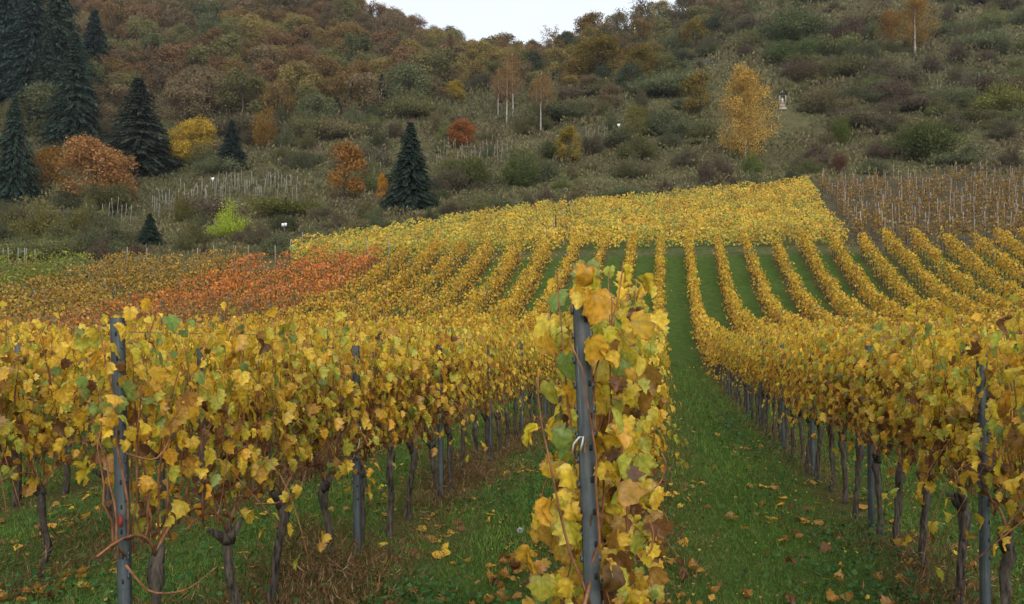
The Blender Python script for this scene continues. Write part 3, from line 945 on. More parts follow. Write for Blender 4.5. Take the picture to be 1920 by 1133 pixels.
for px, d, h, me, lab in ((1066, 84, 1.0, DARKPOST_ME, 'tall dark post at the top of the gap in the yellow block'),
                          (1043, 67, 0.9, DARKPOST_ME, 'dark post low in the gap of the yellow block'),
                          (1076, 80, 1.0, None, 'pale stake just right of the tall dark post'),
                          (1056, 74, 1.0, None, 'pale stake midway up the gap of the yellow block'),
                          (1036, 66, 0.9, None, 'pale stake left of the low dark post in the gap'),
                          (1024, 63, 0.9, None, 'leftmost pale stake at the foot of the gap'),
                          (566, 65, 1.1, None, 'pale stake at the left end of the yellow block'),
                          (545, 62, 1.0, None, 'pale stake at the lower left corner of the yellow block')):
    stake(px, d, lab, 'stakes at the yellow block', h, me)
for i, px in enumerate((6, 16, 34, 46, 50, 66, 238, 275, 370, 402, 440, 466, 516, 640, 690, 730)):
    stake(px, 59.0, f'pale stake at the upper end of the left rows, {ORDN(i + 1)} from the picture edge', 'stakes at the upper end of the left rows', 1.0 + 0.1 * rnd.random())
for px, py in ((1612, 440), (1584, 405), (1545, 345), (1658, 455)):
    x, y = at(px, py); stake(px, y, 'pale stake on the right border of the yellow block', 'stakes on the border of the yellow block', 1.1)

# ----------------------------------------------------------------- staked vines on red-brown soil at the right
def staked_meshes(seed):
    n = 24 + 24 * (seed % 3)
    h = 0.45 + 1.15 * rng.random(n)
    v = np.c_[rng.normal(0, 0.24, n), rng.normal(0, 0.24, n), h]
    nr = rng.normal(0, 1, (n, 3)) + np.array([0, -0.5, 0.6]); tp = rng.normal(0, 0.7, (n, 3)) + np.array([0, 0, -0.7])
    t = pick_tint(n, (0.16, 0.42, 0.03, 0.02, 0.27, 0.10), 0.2) * np.array([0.52, 0.54, 0.9])
    vv, ff, tt = spread([FAR_T], v, basis(nr, tp), 0.15 + 0.07 * rng.random(n), t)
    fol = mesh_np('foliage', vv, [ff], M_LEAF, tt)
    mb = MB(); mb.tube([(0.1, 0, -0.1), (0.06, 0.04, 0.3), (0.1, 0, 0.62)], [0.04, 0.034, 0.04], 5, True, 0.2)
    trk = mb.mesh('trunk', M_TRUNK)
    mb = MB()
    for i in range(7):
        a = rng.random() * 6.28
        mb.tube(bez((0.08, 0, 0.55), (0.3 * math.cos(a), 0.3 * math.sin(a), 0.9), (0.28 * math.cos(a), 0.28 * math.sin(a), 1.2 + 0.6 * rng.random()), 5), [0.009, 0.008, 0.007, 0.006, 0.004], 3)
    return fol, trk, mb.mesh('canes', M_CANE)


SV = [staked_meshes(i) for i in range(6)]
ns = 0
for rank, d in enumerate(np.arange(61.6, 100.5, 2.0)):
    fro = 0
    x = 25.9 + (d - 60) * 0.27 + rnd.random()
    while x < 0.70 * d + 2 and ns < 260:
        xx, yy = x + (rnd.random() - 0.5) * 0.7, d + (rnd.random() - 0.5) * 0.9
        if rnd.random() < 0.88:
            i = rnd.randrange(6)
            sparse = i % 3 == 0
            root = empty('staked_vine', (xx, yy, G(xx, yy)), (0, 0, rnd.random() * 6.28), 0.9 + 0.2 * rnd.random())
            fro += 1
            tag(root, ('thin half-bare' if sparse else 'golden-brown') + f' staked vine, {ORDN(rank + 1)} rank from the front, {ORDN(fro)} from the yellow block', 'staked vine', 'staked vines in the brown plot at right')
            put('stake', STAKE_ME, root, (0, 0, 0), ((rnd.random() - 0.5) * 0.08, (rnd.random() - 0.5) * 0.08, 0), (0.8, 0.8, 1.0 + 0.32 * rnd.random()))
            fol, trk, can = SV[i]
            o = put('foliage', fol, root); o['kind'] = 'stuff'
            put('trunk', trk, root)
            o = put('canes', can, root); o['kind'] = 'stuff'
            ns += 1
        x += 1.45 + 0.4 * rnd.random()

# ----------------------------------------------------------------- trees and shrubs: kits
def quads_mesh(name, pos, R, w, h, tint, mat=None):
    """flat leaf sprays: pointed quads of width w and length h"""
    t = np.array([[0, 0, 0], [0.5, 0.5, 0.08], [0, 1, 0], [-0.5, 0.5, 0.08]])
    sc = np.stack([w, h, h], 1)
    v = np.einsum('nij,nmj->nmi', R, t[None] * sc[:, None, :]) + pos[:, None, :]
    n = len(pos)
    f = (np.array([[0, 1, 2], [0, 2, 3]])[None] + (np.arange(n) * 4)[:, None, None]).reshape(-1, 3)
    tt = np.ones((n, 4, 4)); tt[..., :3] = tint[:, None, :]
    return mesh_np(name, v.reshape(-1, 3), [f], mat or M_FOL, tt.reshape(-1, 4))


def unit(n, up=0.0):
    d = rng.normal(0, 1, (n, 3)); d /= np.linalg.norm(d, axis=1, keepdims=True)
    d[:, 2] = np.where(d[:, 2] < -0.35, -d[:, 2], d[:, 2])
    return d


def limb_mesh(H, R0, n=7, mat=None, spread_=0.5, lo=0.25):
    mb = MB()
    p = np.c_[np.cumsum((rng.random(6) - 0.5) * 0.03 * H), np.cumsum((rng.random(6) - 0.5) * 0.03 * H), np.linspace(-0.3, H * 0.85, 6)]
    mb.tube(p, np.linspace(R0, R0 * 0.25, 6), 6, True, 0.1)
    for i in range(n):
        f = lo + (0.85 - lo) * i / n
        b = np.array([np.interp(f * H * 0.85, p[:, 2], p[:, j]) for j in range(3)])
        a = rng.random() * 6.28; r = spread_ * H * (1.05 - f) * (0.6 + 0.6 * rng.random())
        e = b + np.array([math.cos(a) * r, math.sin(a) * r, (0.3 + 0.3 * rng.random()) * r + 0.08 * H])
        mb.tube(bez(b, (b + e) / 2 + np.array([0, 0, 0.02 * H]), e, 5), np.linspace(R0 * 0.4, R0 * 0.1, 5), 4)
    return mb.mesh('trunk', mat or M_BARK, True)


def broad_kit(H=8.0, W=7.0, base=0.22, lobes=22, leaves=3600, leaf=0.34):
    c = unit(lobes) * np.array([W * 0.5, W * 0.5, H * 0.5 * (1 - base)]) * (0.55 + 0.35 * rng.random((lobes, 1)))
    c[:, 2] += H * (base + (1 - base) * 0.47)
    sk_ = lobes // 3
    a_ = rng.random(sk_) * 6.28
    c[:sk_] = np.c_[np.cos(a_) * W * 0.34, np.sin(a_) * W * 0.34, H * (base * 0.6 + 0.12 + 0.22 * rng.random(sk_))]
    lr = W * (0.13 + 0.10 * rng.random(lobes))
    lt = 0.72 + 0.56 * rng.random(lobes)
    li = rng.integers(0, lobes, leaves)
    dr = unit(leaves)
    pos = c[li] + dr * (lr[li] * (0.55 + 0.55 * rng.random(leaves) ** 0.5))[:, None]
    pos += rng.normal(0, 0.22, pos.shape)
    keep = pos[:, 2] > H * base * 0.3
    pos, dr, li = pos[keep], dr[keep], li[keep]
    n = len(pos)
    nr = dr + rng.normal(0, 0.5, (n, 3)); tp = rng.normal(0, 1, (n, 3)) + np.array([0, 0, -0.4])
    hue = 1 + (rng.random((n, 3)) - 0.5) * 0.24
    tint = (lt[li] * (0.7 + 0.6 * rng.random(n)))[:, None] * hue
    s = leaf * (0.6 + 0.8 * rng.random(n))
    return quads_mesh('crown', pos, basis(nr, tp), s * 0.85, s, tint), limb_mesh(H, 0.02 * H + 0.03)


def bush_kit(H=2.2, W=3.2, leaves=2000, leaf=0.2, wisp=0.5):
    """shrub: several ragged stems' worth of sprays that fade out at the rim, with upright wisps"""
    n1 = int(leaves * (1 - wisp)); n2 = leaves - n1
    lob = 13
    a0 = rng.random(lob) * 6.28; r0 = W * 0.5 * rng.random(lob) ** 0.7
    top = H * (1.0 - 0.55 * (r0 / (W * 0.5)) ** 1.5) * (0.45 + 0.6 * rng.random(lob))
    c = np.c_[np.cos(a0) * r0, np.sin(a0) * r0 * 0.9, top * 0.62]
    li = rng.integers(0, lob, n1); d = rng.normal(0, 0.62, (n1, 3))
    p1 = c[li] + d * np.c_[np.full(n1, W * 0.15), np.full(n1, W * 0.15), top[li] * 0.42]
    t1 = (0.75 + 0.5 * rng.random(lob))[li] * (0.7 + 0.6 * rng.random(n1))
    lj = rng.integers(0, lob, n2)
    q = rng.random(n2)
    p2 = np.c_[c[lj, 0] * (0.35 + 0.75 * q), c[lj, 1] * (0.35 + 0.75 * q), top[lj] * q * 1.05] + rng.normal(0, W * 0.065, (n2, 3)) * np.array([1, 1, 0.6])
    t2 = 0.65 + 0.7 * rng.random(n2)
    nr = np.concatenate([d + rng.normal(0, 0.5, (n1, 3)), rng.normal(0, 1, (n2, 3)) + np.array([0, -0.3, 0.2])])
    tp = np.concatenate([rng.normal(0, 1, (n1, 3)), np.c_[c[lj, :2] / W, np.ones(n2)] + rng.normal(0, 0.28, (n2, 3))])
    s1 = leaf * (0.6 + 0.8 * rng.random(n1)); s2 = leaf * (1.2 + 2.2 * rng.random(n2))
    w = np.concatenate([s1 * 0.8, leaf * 0.26 * np.ones(n2)]); h = np.concatenate([s1, s2])
    t = np.concatenate([t1, t2])[:, None] * (1 + (rng.random((n1 + n2, 3)) - 0.5) * 0.22)
    pos = np.concatenate([p1, p2]); pos[:, 2] = np.abs(pos[:, 2])
    mb = MB()
    for i in range(7):
        b = rng.random() * 6.28
        mb.tube(bez((0, 0, -0.2), (0.1 * W * math.cos(b), 0.1 * W * math.sin(b), H * 0.4), (0.3 * W * math.cos(b), 0.3 * W * math.sin(b), H * 0.75), 4), [0.05, 0.04, 0.03, 0.015], 4)
    return quads_mesh('crown', pos, basis(nr, tp), w, h, t), mb.mesh('stem', M_BARK)


def conifer_kit(H=14.0, W=5.5, layers=22, per=13, full=1.0):
    pos, tp, nr, w, h, t = [], [], [], [], [], []
    for i in range(layers):
        f = i / (layers - 1)
        z = H * (0.06 + 0.92 * f)
        R = W * 0.5 * (1 - f) ** 0.8 * (0.8 + 0.4 * rng.random()) + 0.12
        m = max(5, int(per * (1 - 0.55 * f)))
        for b in range(m):
            a = rng.random() * 6.28
            L = R * (0.5 + 0.7 * rng.random())
            shade = 0.7 + 0.6 * rng.random()
            steps = max(3, int(L / 0.45) + 2)
            for s in range(steps):
                q = (s + 0.5) / steps
                for side in (-1, 0, 1):
                    aa = a + side * 0.5 * (1 - 0.4 * q)
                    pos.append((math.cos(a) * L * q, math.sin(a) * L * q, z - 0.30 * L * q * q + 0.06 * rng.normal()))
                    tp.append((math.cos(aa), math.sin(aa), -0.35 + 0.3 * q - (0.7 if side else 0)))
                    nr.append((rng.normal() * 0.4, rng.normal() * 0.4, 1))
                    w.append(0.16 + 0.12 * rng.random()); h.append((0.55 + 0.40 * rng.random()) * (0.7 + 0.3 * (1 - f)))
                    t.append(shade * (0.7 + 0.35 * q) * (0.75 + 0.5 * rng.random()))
    pos.append((0, 0, H * 0.96)); tp.append((0, 0, 1)); nr.append((0, -1, 0)); w.append(0.12); h.append(0.06 * H); t.append(1)
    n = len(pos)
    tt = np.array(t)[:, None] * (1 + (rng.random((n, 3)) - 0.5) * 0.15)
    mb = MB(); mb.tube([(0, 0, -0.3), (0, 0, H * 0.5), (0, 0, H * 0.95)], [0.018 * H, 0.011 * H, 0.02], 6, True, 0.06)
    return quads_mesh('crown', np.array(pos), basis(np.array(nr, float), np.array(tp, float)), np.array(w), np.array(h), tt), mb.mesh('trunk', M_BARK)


def birch_kit(H=13.0, W=7.0, leaves=5200, leaf=0.26, narrow=0.75, start=0.10, r0=0.2):
    mb = MB()
    p = np.c_[np.cumsum((rng.random(8) - 0.5) * 0.14), np.cumsum((rng.random(8) - 0.5) * 0.14), np.linspace(-0.3, H * 0.97, 8)]
    mb.tube(p, np.linspace(r0, r0 * 0.2, 8), 6, True, 0.05)
    pos, tint = [], []
    lm = MB()
    nb = 90
    for i in range(nb):
        f = start + (0.95 - start) * (i + rng.random()) / nb
        b = np.array([np.interp(f * H * 0.97, p[:, 2], p[:, j]) for j in range(3)])
        a = rng.random() * 6.28
        L = W * 0.5 * min(1.0, ((1 - f) * 1.5) ** 0.8 + 0.10) * min(1, 0.6 + f * 2.4) * (0.72 + 0.48 * rng.random())
        e = b + np.array([math.cos(a) * L, math.sin(a) * L, L * (0.75 * narrow)])
        m_ = (b + e) / 2 + np.array([0, 0, 0.2 * L])
        c = bez(b, m_, e, 5)
        lm.tube(c, np.linspace(0.03, 0.006, 5), 3)
        k = int(leaves / nb)
        q = 0.05 + 1.0 * rng.random(k) ** 0.8
        pts = np.stack([np.interp(np.clip(q, 0, 1) * 4, np.arange(5), c[:, j]) for j in range(3)], 1)
        pts += rng.normal(0, 0.38, (k, 3)) * np.array([1, 1, 0.8]) - np.array([0, 0, 1]) * (rng.random((k, 1)) ** 1.5) * 0.9
        pos.append(pts); tint.append(np.full(k, 0.7 + 0.55 * rng.random()) * (0.7 + 0.6 * rng.random(k)))
    pos = np.concatenate(pos); n = len(pos)
    t = np.concatenate(tint)[:, None] * (1 + (rng.random((n, 3)) - 0.5) * 0.2)
    s = leaf * (0.6 + 0.7 * rng.random(n))
    R = basis(rng.normal(0, 1, (n, 3)) + np.array([0, -0.3, 0.4]), rng.normal(0, 0.6, (n, 3)) + np.array([0, 0, -1]))
    return quads_mesh('crown', pos, R, s * 0.7, s, t), mb.mesh('trunk', M_BIRCH, True), lm.mesh('limbs', M_BARK)


def bare_kit(H=9.0, leafy=600):
    mb = MB(); tips = []
    def grow(p, d, L, r, depth):
        e = p + d * L
        mb.tube([p, (p + e) / 2 + rng.normal(0, 0.04 * L, 3), e], [r, r * 0.85, r * 0.7], 4 if depth < 2 else 3, False)
        tips.append(e)
        if depth >= 5: return
        for _ in range(2 if depth else 4):
            nd = d + rng.normal(0, 0.42, 3) + np.array([0, 0, 0.12]); nd /= np.linalg.norm(nd)
            grow(e, nd, L * (0.68 + 0.2 * rng.random()), r * 0.66, depth + 1)
    grow(np.array([0, 0, -0.3]), np.array([0.0, 0, 1]), H * 0.26, 0.2, 0)
    tips = np.array(tips)
    i = rng.integers(0, len(tips), leafy)
    pos = tips[i] + rng.normal(0, 0.25, (leafy, 3)); pos[:, 2] = np.maximum(pos[:, 2], 1.0)
    s = 0.2 + 0.16 * rng.random(leafy)
    t = (0.6 + 0.8 * rng.random((leafy, 1))) * np.ones((1, 3))
    return quads_mesh('crown', pos, basis(rng.normal(0, 1, (leafy, 3)), rng.normal(0, 1, (leafy, 3))), s * 0.7, s, t), mb.mesh('trunk', M_BARK)


BROAD = [broad_kit(8, 6.6, 0.1, 30, 6400, 0.24), broad_kit(8, 6.0, 0.1, 26, 5600, 0.23), broad_kit(8, 7.2, 0.1, 34, 7000, 0.25), broad_kit(8, 5.2, 0.08, 24, 4600, 0.26), broad_kit(8, 7.0, 0.15, 22, 3600, 0.28)]
FINE = [broad_kit(8, 7.5, 0.04, 50, 11000, 0.22), broad_kit(8, 5.6, 0.04, 42, 8000, 0.20)]
BUSH = [bush_kit(2.2, 3.2, 9000, 0.085, 0.5), bush_kit(1.6, 3.4, 9000, 0.085, 0.45), bush_kit(2.6, 2.8, 9500, 0.085, 0.85), bush_kit(2.0, 3.2, 9000, 0.085, 0.75), bush_kit(1.3, 3.8, 9000, 0.085, 0.4)]
CONI = [conifer_kit(14, 6.4, 34, 28), conifer_kit(14, 7.6, 34, 30), conifer_kit(14, 8.6, 32, 34)]
BIRCH = [birch_kit(13, 7.4, 15000, 0.20, 0.75, 0.03, 0.12), birch_kit(13, 7.5, 6500, 0.22, 1.0, 0.15), birch_kit(13, 6.5, 1900, 0.20, 1.2, 0.35)]
BARE = [bare_kit(9, 350), bare_kit(9, 700)]

BROWN, RUST, OCHRE, OLIVE, SAGE, DARK, PLUM, GOLDEN, LIMEY, SPRUCE = ((0.185, 0.135, 0.074), (0.205, 0.122, 0.060), (0.245, 0.185, 0.064), (0.175, 0.160, 0.064), (0.130, 0.138, 0.064),
    (0.070, 0.080, 0.045), (0.125, 0.088, 0.065), (0.42, 0.235, 0.042), (0.24, 0.27, 0.04), (0.036, 0.056, 0.045))


def grow(name, kit, H0, x, y, H, hue, label, cat, group, wide=1.0, sink=0.0):
    s = H / H0
    e = rnd.uniform(0.86, 1.16) if name in ('forest_tree', 'shrub', 'ridge_tree') else 1.0
    root = empty(name, (x, y, G(x, y) - sink), (0, 0, rnd.random() * 6.28), (s * wide * e, s * wide / e, s))
    tag(root, label, cat, group)
    g = 0.88 + 0.24 * rnd.random()
    c = put('crown', kit[0], root); c.color = (hue[0] * g, hue[1] * g, hue[2] * g, 1)
    tk = put('stem' if name == 'shrub' else 'trunk', kit[1], root)
    if len(kit) > 2: put('limbs', kit[2], tk)['kind'] = 'stuff'
    return root


def grow_px(name, kit, H0, px, base, top, hue, label, cat, group=None, wide=1.0, d=None):
    """a tree whose foot is seen at (px, base) and whose tip at the height of row top"""
    x, y = at(px, base) if d is None else atd(px, d)
    H = (base - top) / F_PX * y
    return grow(name, kit, H0, x, y, H, hue, label, cat, group, wide)


taken = []       # (px, y of foot, half width) of the named trees, to keep the scattered ones off them
GC = 'dark conifers on the left hill'
for px, base, top, kit, wd, lab in (
        (15, 225, -95, 1, 0.8, 'tall dark spruce at the top left corner'),
        (62, 235, -70, 1, 0.75, 'tall dark spruce, second from the top left corner'),
        (112, 225, -45, 2, 0.8, 'tall dark spruce in the left spruce group, third from the edge'),
        (140, 268, 60, 2, 0.85, 'dark spruce in front of the left spruce group, lower down'),
        (88, 240, 40, 2, 0.65, 'dark spruce low in the left spruce group, near the edge'),
        (178, 185, 18, 1, 1.0, 'slim dark spruce standing right of the left spruce group'),
        (213, 160, 88, 2, 1.0, 'small dark spruce at the right foot of the spruce group'),
        (28, 380, 185, 2, 0.75, 'dark conifer at the left edge beside the russet tree'),
        (152, 262, 160, 1, 0.8, 'small dark spruce below the left spruce group'),
        (435, 318, 226, 1, 1.15, 'small dark spruce right of the yellow maple'),
        (770, 393, 228, 2, 1.0, 'wide dark green spruce above the yellow block'),
        (281, 465, 400, 2, 1.25, 'small dark green spruce at the lower edge of the scrub'),
        (716, 200, 138, 2, 0.85, 'dark green conifer in the middle of the hill forest'),
        (630, 215, 175, 2, 0.9, 'little dark conifer in the forest edge'),
        (638, 22, -32, 1, 1.0, 'dark spruce on the left ridge, nearest the forest'),
        (664, 20, -28, 0, 1.0, 'dark spruce on the left ridge, second from the sky gap'),
        (694, 24, -14, 1, 1.0, 'dark spruce on the left ridge beside the sky gap'),
        (768, 42, 20, 1, 1.0, 'tiny dark spruce on the ridge line against the sky')):
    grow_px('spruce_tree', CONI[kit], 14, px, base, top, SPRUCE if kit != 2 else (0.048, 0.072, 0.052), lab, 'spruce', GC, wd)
    taken.append((px, base, (base - top) * 0.2 + 8, top))

NAMED = [
    ('yew_tree', CONI[2], 260, 325, 145, (0.056, 0.070, 0.050), 'broad dark evergreen tree between the russet and yellow trees', 'tree', 1.3),
    ('maple_tree', FINE[0], 362, 312, 222, (0.40, 0.27, 0.04), 'yellow round-crowned maple beside the dark evergreen', 'tree', 1.0),
    ('oak_tree', FINE[0], 182, 385, 262, (0.33, 0.165, 0.060), 'big russet-brown oak in the lower left hillside', 'tree', 1.15),
    ('broadleaf_tree', BROAD[0], 95, 362, 275, (0.24, 0.125, 0.03), 'orange-brown tree behind the left side of the russet oak', 'tree', 1.0),
    ('broadleaf_tree', BUSH[2], 497, 278, 212, (0.26, 0.150, 0.040), 'pale orange feathery tree right of the small spruce', 'tree', 1.0),
    ('cherry_tree', BROAD[3], 645, 378, 266, (0.27, 0.135, 0.036), 'orange and green tree left of the wide dark spruce', 'tree', 1.0),
    ('young_tree', BROAD[3], 716, 385, 325, (0.42, 0.20, 0.025), 'slim bright orange sapling hugging the wide dark spruce', 'tree', 0.5),
    ('oak_tree', FINE[1], 865, 278, 222, (0.27, 0.10, 0.030), 'small rust-red oak above the abandoned stakes', 'tree', 1.25),
    ('broadleaf_tree', BROAD[1], 855, 198, 150, (0.27, 0.19, 0.03), 'small ochre-yellow tree in the forest edge', 'tree', 1.0),
    ('young_tree', BROAD[3], 1066, 312, 236, (0.26, 0.19, 0.035), 'yellow-green young tree left of the white sign', 'tree', 0.95),
    ('young_tree', FINE[1], 1194, 262, 195, (0.165, 0.150, 0.045), 'loose olive-yellow young tree right of the white sign', 'tree', 0.95),
    ('willow_shrub', BUSH[2], 975, 352, 283, (0.12, 0.145, 0.045), 'feathery grey-green willow above the yellow block', 'shrub', 1.25),
    ('birch_tree', BIRCH[0], 1398, 300, 116, (0.50, 0.31, 0.075), 'golden birch standing alone on the right slope', 'birch', 1.0),
    ('broadleaf_tree', BROAD[3], 1312, 222, 135, (0.20, 0.145, 0.035), 'ochre young tree to the left of the golden birch', 'tree', 1.0),
    ('broadleaf_tree', FINE[0], 1118, 150, 72, (0.19, 0.135, 0.030), 'large ochre round-topped tree under the ridge right of the sky gap', 'tree', 1.4),
    ('broadleaf_tree', FINE[1], 1200, 165, 80, (0.17, 0.125, 0.032), 'ochre-olive tree beside the large ochre tree', 'tree', 1.0),
    ('broadleaf_tree', BROAD[0], 1300, 95, 38, (0.22, 0.16, 0.035), 'yellow-ochre tree on the upper right slope', 'tree', 1.2),
    ('ridge_tree', BROAD[1], 965, 98, 48, (0.15, 0.12, 0.03), 'olive tree on the saddle in the middle of the sky gap', 'tree', 1.3),
    ('ridge_tree', BARE[1], 1052, 100, 34, (0.24, 0.12, 0.04), 'thin reddish tree on the saddle against the sky', 'tree', 1.2),
    ('ridge_tree', BROAD[3], 1112, 92, 22, (0.20, 0.125, 0.035), 'brown tree on the ridge between the reddish tree and the bare ones', 'tree', 1.1),
    ('bare_tree', BARE[0], 1175, 75, -8, (0.14, 0.085, 0.05), 'bare grey tree on the ridge, left of the bare pair', 'tree', 1.0),
    ('bare_tree', BARE[0], 1222, 66, -22, (0.12, 0.08, 0.05), 'bare grey tree on the ridge, middle one', 'tree', 1.1),
    ('bare_tree', BARE[1], 1270, 60, -25, (0.13, 0.09, 0.05), 'bare grey tree on the ridge, farthest right', 'tree', 1.0),
    ('birch_tree', BIRCH[1], 1715, 105, -8, (0.30, 0.165, 0.035), 'orange birch high on the right slope', 'birch', 1.2),
    ('birch_tree', BIRCH[1], 1668, 95, 15, (0.27, 0.145, 0.035), 'smaller orange birch left of the high orange birch', 'birch', 1.0),
    ('shrub', BUSH[0], 436, 446, 386, (0.34, 0.40, 0.05), 'bright lime big-leaved shrub beside the small white sign', 'shrub', 0.8),
    ('shrub', BUSH[2], 1578, 272, 222, (0.13, 0.155, 0.035), 'fresh green shrub right of the golden birch', 'shrub', 1.0),
    ('shrub', BUSH[3], 1735, 300, 225, (0.115, 0.135, 0.042), 'wide grey-green shrub above the brown plot', 'shrub', 1.3),
    ('shrub', BUSH[2], 1410, 335, 285, (0.15, 0.18, 0.05), 'pale green shrub at the foot of the golden birch', 'shrub', 0.9),
    ('shrub', BUSH[0], 1500, 80, 5, (0.095, 0.115, 0.045), 'big grey-green shrub high on the right slope', 'shrub', 1.2),
    ('shrub', BUSH[2], 1590, 90, 35, (0.11, 0.062, 0.05), 'dull red shrub high on the right slope', 'shrub', 1.2),
    ('shrub', BUSH[3], 1480, 118, 72, (0.09, 0.12, 0.04), 'green shrub above the wayside shrine', 'shrub', 1.2),
    ('shrub', BUSH[3], 1500, 155, 118, (0.125, 0.09, 0.045), 'brown shrub just above the wayside shrine', 'shrub', 1.2),
    ('shrub', BUSH[1], 1870, 210, 158, (0.19, 0.185, 0.05), 'rounded yellow-green mound of creeper near the right edge', 'shrub', 1.1),
    ('shrub', BUSH[2], 1572, 328, 288, (0.14, 0.07, 0.045), 'dull red-brown shrub at the corner of the yellow block', 'shrub', 1.0),
    ('shrub', BUSH[0], 1200, 300, 250, (0.13, 0.125, 0.045), 'dense olive shrub under the olive-yellow young tree', 'shrub', 1.2),
    ('shrub', BUSH[0], 1190, 335, 292, (0.15, 0.14, 0.07), 'pale olive shrub below the dense olive one', 'shrub', 1.2),
    ('shrub', BUSH[0], 1258, 240, 208, (0.16, 0.16, 0.06), 'small pale green shrub on the grassy terrace', 'shrub', 1.0),
    ('shrub', BUSH[0], 70, 452, 388, (0.15, 0.135, 0.04), 'big olive-yellow bush at the lower left', 'shrub', 1.2),
    ('shrub', BUSH[0], 150, 438, 392, (0.15, 0.14, 0.045), 'olive-yellow bush right of the big one at lower left', 'shrub', 1.0),
    ('shrub', BUSH[3], 215, 400, 340, (0.135, 0.125, 0.05), 'grey-olive bush under the russet oak', 'shrub', 1.3),
    ('shrub', BUSH[2], 340, 418, 366, (0.155, 0.14, 0.045), 'upright yellow-green bush among the stakes', 'shrub', 0.8),
    ('shrub', BUSH[4], 540, 408, 368, (0.13, 0.125, 0.035), 'low wide olive bush above the small white sign', 'shrub', 1.3),
    ('shrub', BUSH[0], 690, 320, 270, (0.12, 0.105, 0.065), 'grey twiggy bush behind the wide dark spruce', 'shrub', 1.4),
    ('shrub', BUSH[3], 1030, 300, 262, (0.10, 0.11, 0.05), 'grey-green bush left of the yellow-green young tree', 'shrub', 1.4),
    ('shrub', BUSH[3], 890, 350, 290, (0.125, 0.14, 0.04), 'green bush right of the wide dark spruce', 'shrub', 1.2),
]
for nm, kit, px, base, top, hue, lab, cat, wd in NAMED:
    H0 = 14 if any(kit is c for c in CONI) else 13 if any(kit is c for c in BIRCH) else 9 if any(kit is c for c in BARE) else 8
    if any(kit is c for c in BUSH):
        H0 = (2.2, 1.6, 2.6, 2.0, 1.3)[[i for i, c in enumerate(BUSH) if c is kit][0]] * 0.95
    grow_px(nm, kit, H0, px, base, top, hue, lab, cat, None, wd)
    taken.append((px, base, (base - top) * 0.42 * wd, top))

# two groups of white-stemmed birches with thin orange-brown crowns
for px, base, top, lab in ((950, 238, 112, 'white birch stem, leftmost of the left birch group'), (934, 226, 124, 'white birch stem second in the left birch group'),
                           (962, 222, 96, 'tallest white birch stem of the left birch group'), (1014, 252, 130, 'white birch stem in the middle of the right birch group'),
                           (1006, 232, 145, 'thin white birch stem at the left of the right group'), (1026, 236, 140, 'white birch stem at the right of the right group')):
    o = grow_px('birch_tree', BIRCH[2], 13, px, base, top, (0.30, 0.165, 0.06), lab, 'birch', 'white-stemmed birches on the slope', 0.8)
    taken.append((px, base, 25, top))

# ----------------------------------------------------------------- forest on the left hill, shrubs on the slopes
MARKS = [(15, 120, 'the corner spruce'), (108, 90, 'the spruce group'), (174, 95, 'the slim spruce'), (30, 285, 'the left-edge conifer'), (435, 272, 'the small spruce'), (770, 310, 'the wide spruce'),
         (281, 430, 'the lowest small spruce'), (716, 170, 'the forest conifer'), (664, 5, 'the ridge spruces'), (768, 32, 'the tiny ridge spruce'), (258, 238, 'the broad evergreen'), (362, 265, 'the yellow maple'),
         (182, 322, 'the russet oak'), (497, 245, 'the pale orange tree'), (645, 322, 'the orange-green tree'), (865, 250, 'the rust-red oak'), (855, 172, 'the small ochre tree'), (1066, 272, 'the yellow-green young tree'),
         (1194, 228, 'the olive-yellow young tree'), (975, 318, 'the grey-green willow'), (1398, 210, 'the golden birch'), (1312, 180, 'the ochre young tree'), (1118, 110, 'the large ochre tree'), (1052, 70, 'the thin reddish tree'),
         (1222, 25, 'the bare ridge trees'), (1715, 50, 'the high orange birch'), (436, 415, 'the lime shrub'), (1735, 262, 'the wide grey-green shrub'), (1590, 62, 'the high dull red shrub'), (1467, 190, 'the wayside shrine'),
         (1870, 185, 'the creeper mound'), (70, 420, 'the big lower-left bush'), (533, 425, 'the paired white sign'), (1160, 240, 'the triangular sign'), (940, 170, 'the left white birches'), (1015, 190, 'the right white birches'),
         (965, 70, 'the olive saddle tree'), (420, 360, 'the bleached stakes'), (1290, 260, 'the dark terrace wall')]
USED = set()


def whereabouts(what, px, py, fallback):
    """a label that finds this plant by the landmarks around it"""
    near = sorted(MARKS, key=lambda m: (m[0] - px) ** 2 + 1.6 * (m[1] - py) ** 2)[:6]
    def rel(m):
        dx, dy = px - m[0], py - m[1]
        far = 'well ' if math.hypot(dx, dy) > 95 else ''
        if abs(dx) > 2.2 * abs(dy): return far + ('right of ' if dx > 0 else 'left of ') + m[2]
        if abs(dy) > 2.2 * abs(dx): return far + ('below ' if dy > 0 else 'above ') + m[2]
        return far + ('below' if dy > 0 else 'above') + (' and right of ' if dx > 0 else ' and left of ') + m[2]
    opts = [f'{what} {rel(m)}' for m in near[:2]] + [f'{what} {rel(near[0])}, {rel(m)}' for m in near[1:]] + [f'{what} {rel(near[1])}, {rel(m)}' for m in near[2:]]
    for o in opts:
        if o not in USED and len(o.split()) <= 16:
            USED.add(o); return o
    return f'{what} {fallback}'


def blocked(px, py, r):
    return any(abs(px - q[0]) < q[2] + r and q[3] - 6 < py < q[1] + 24 for q in taken)


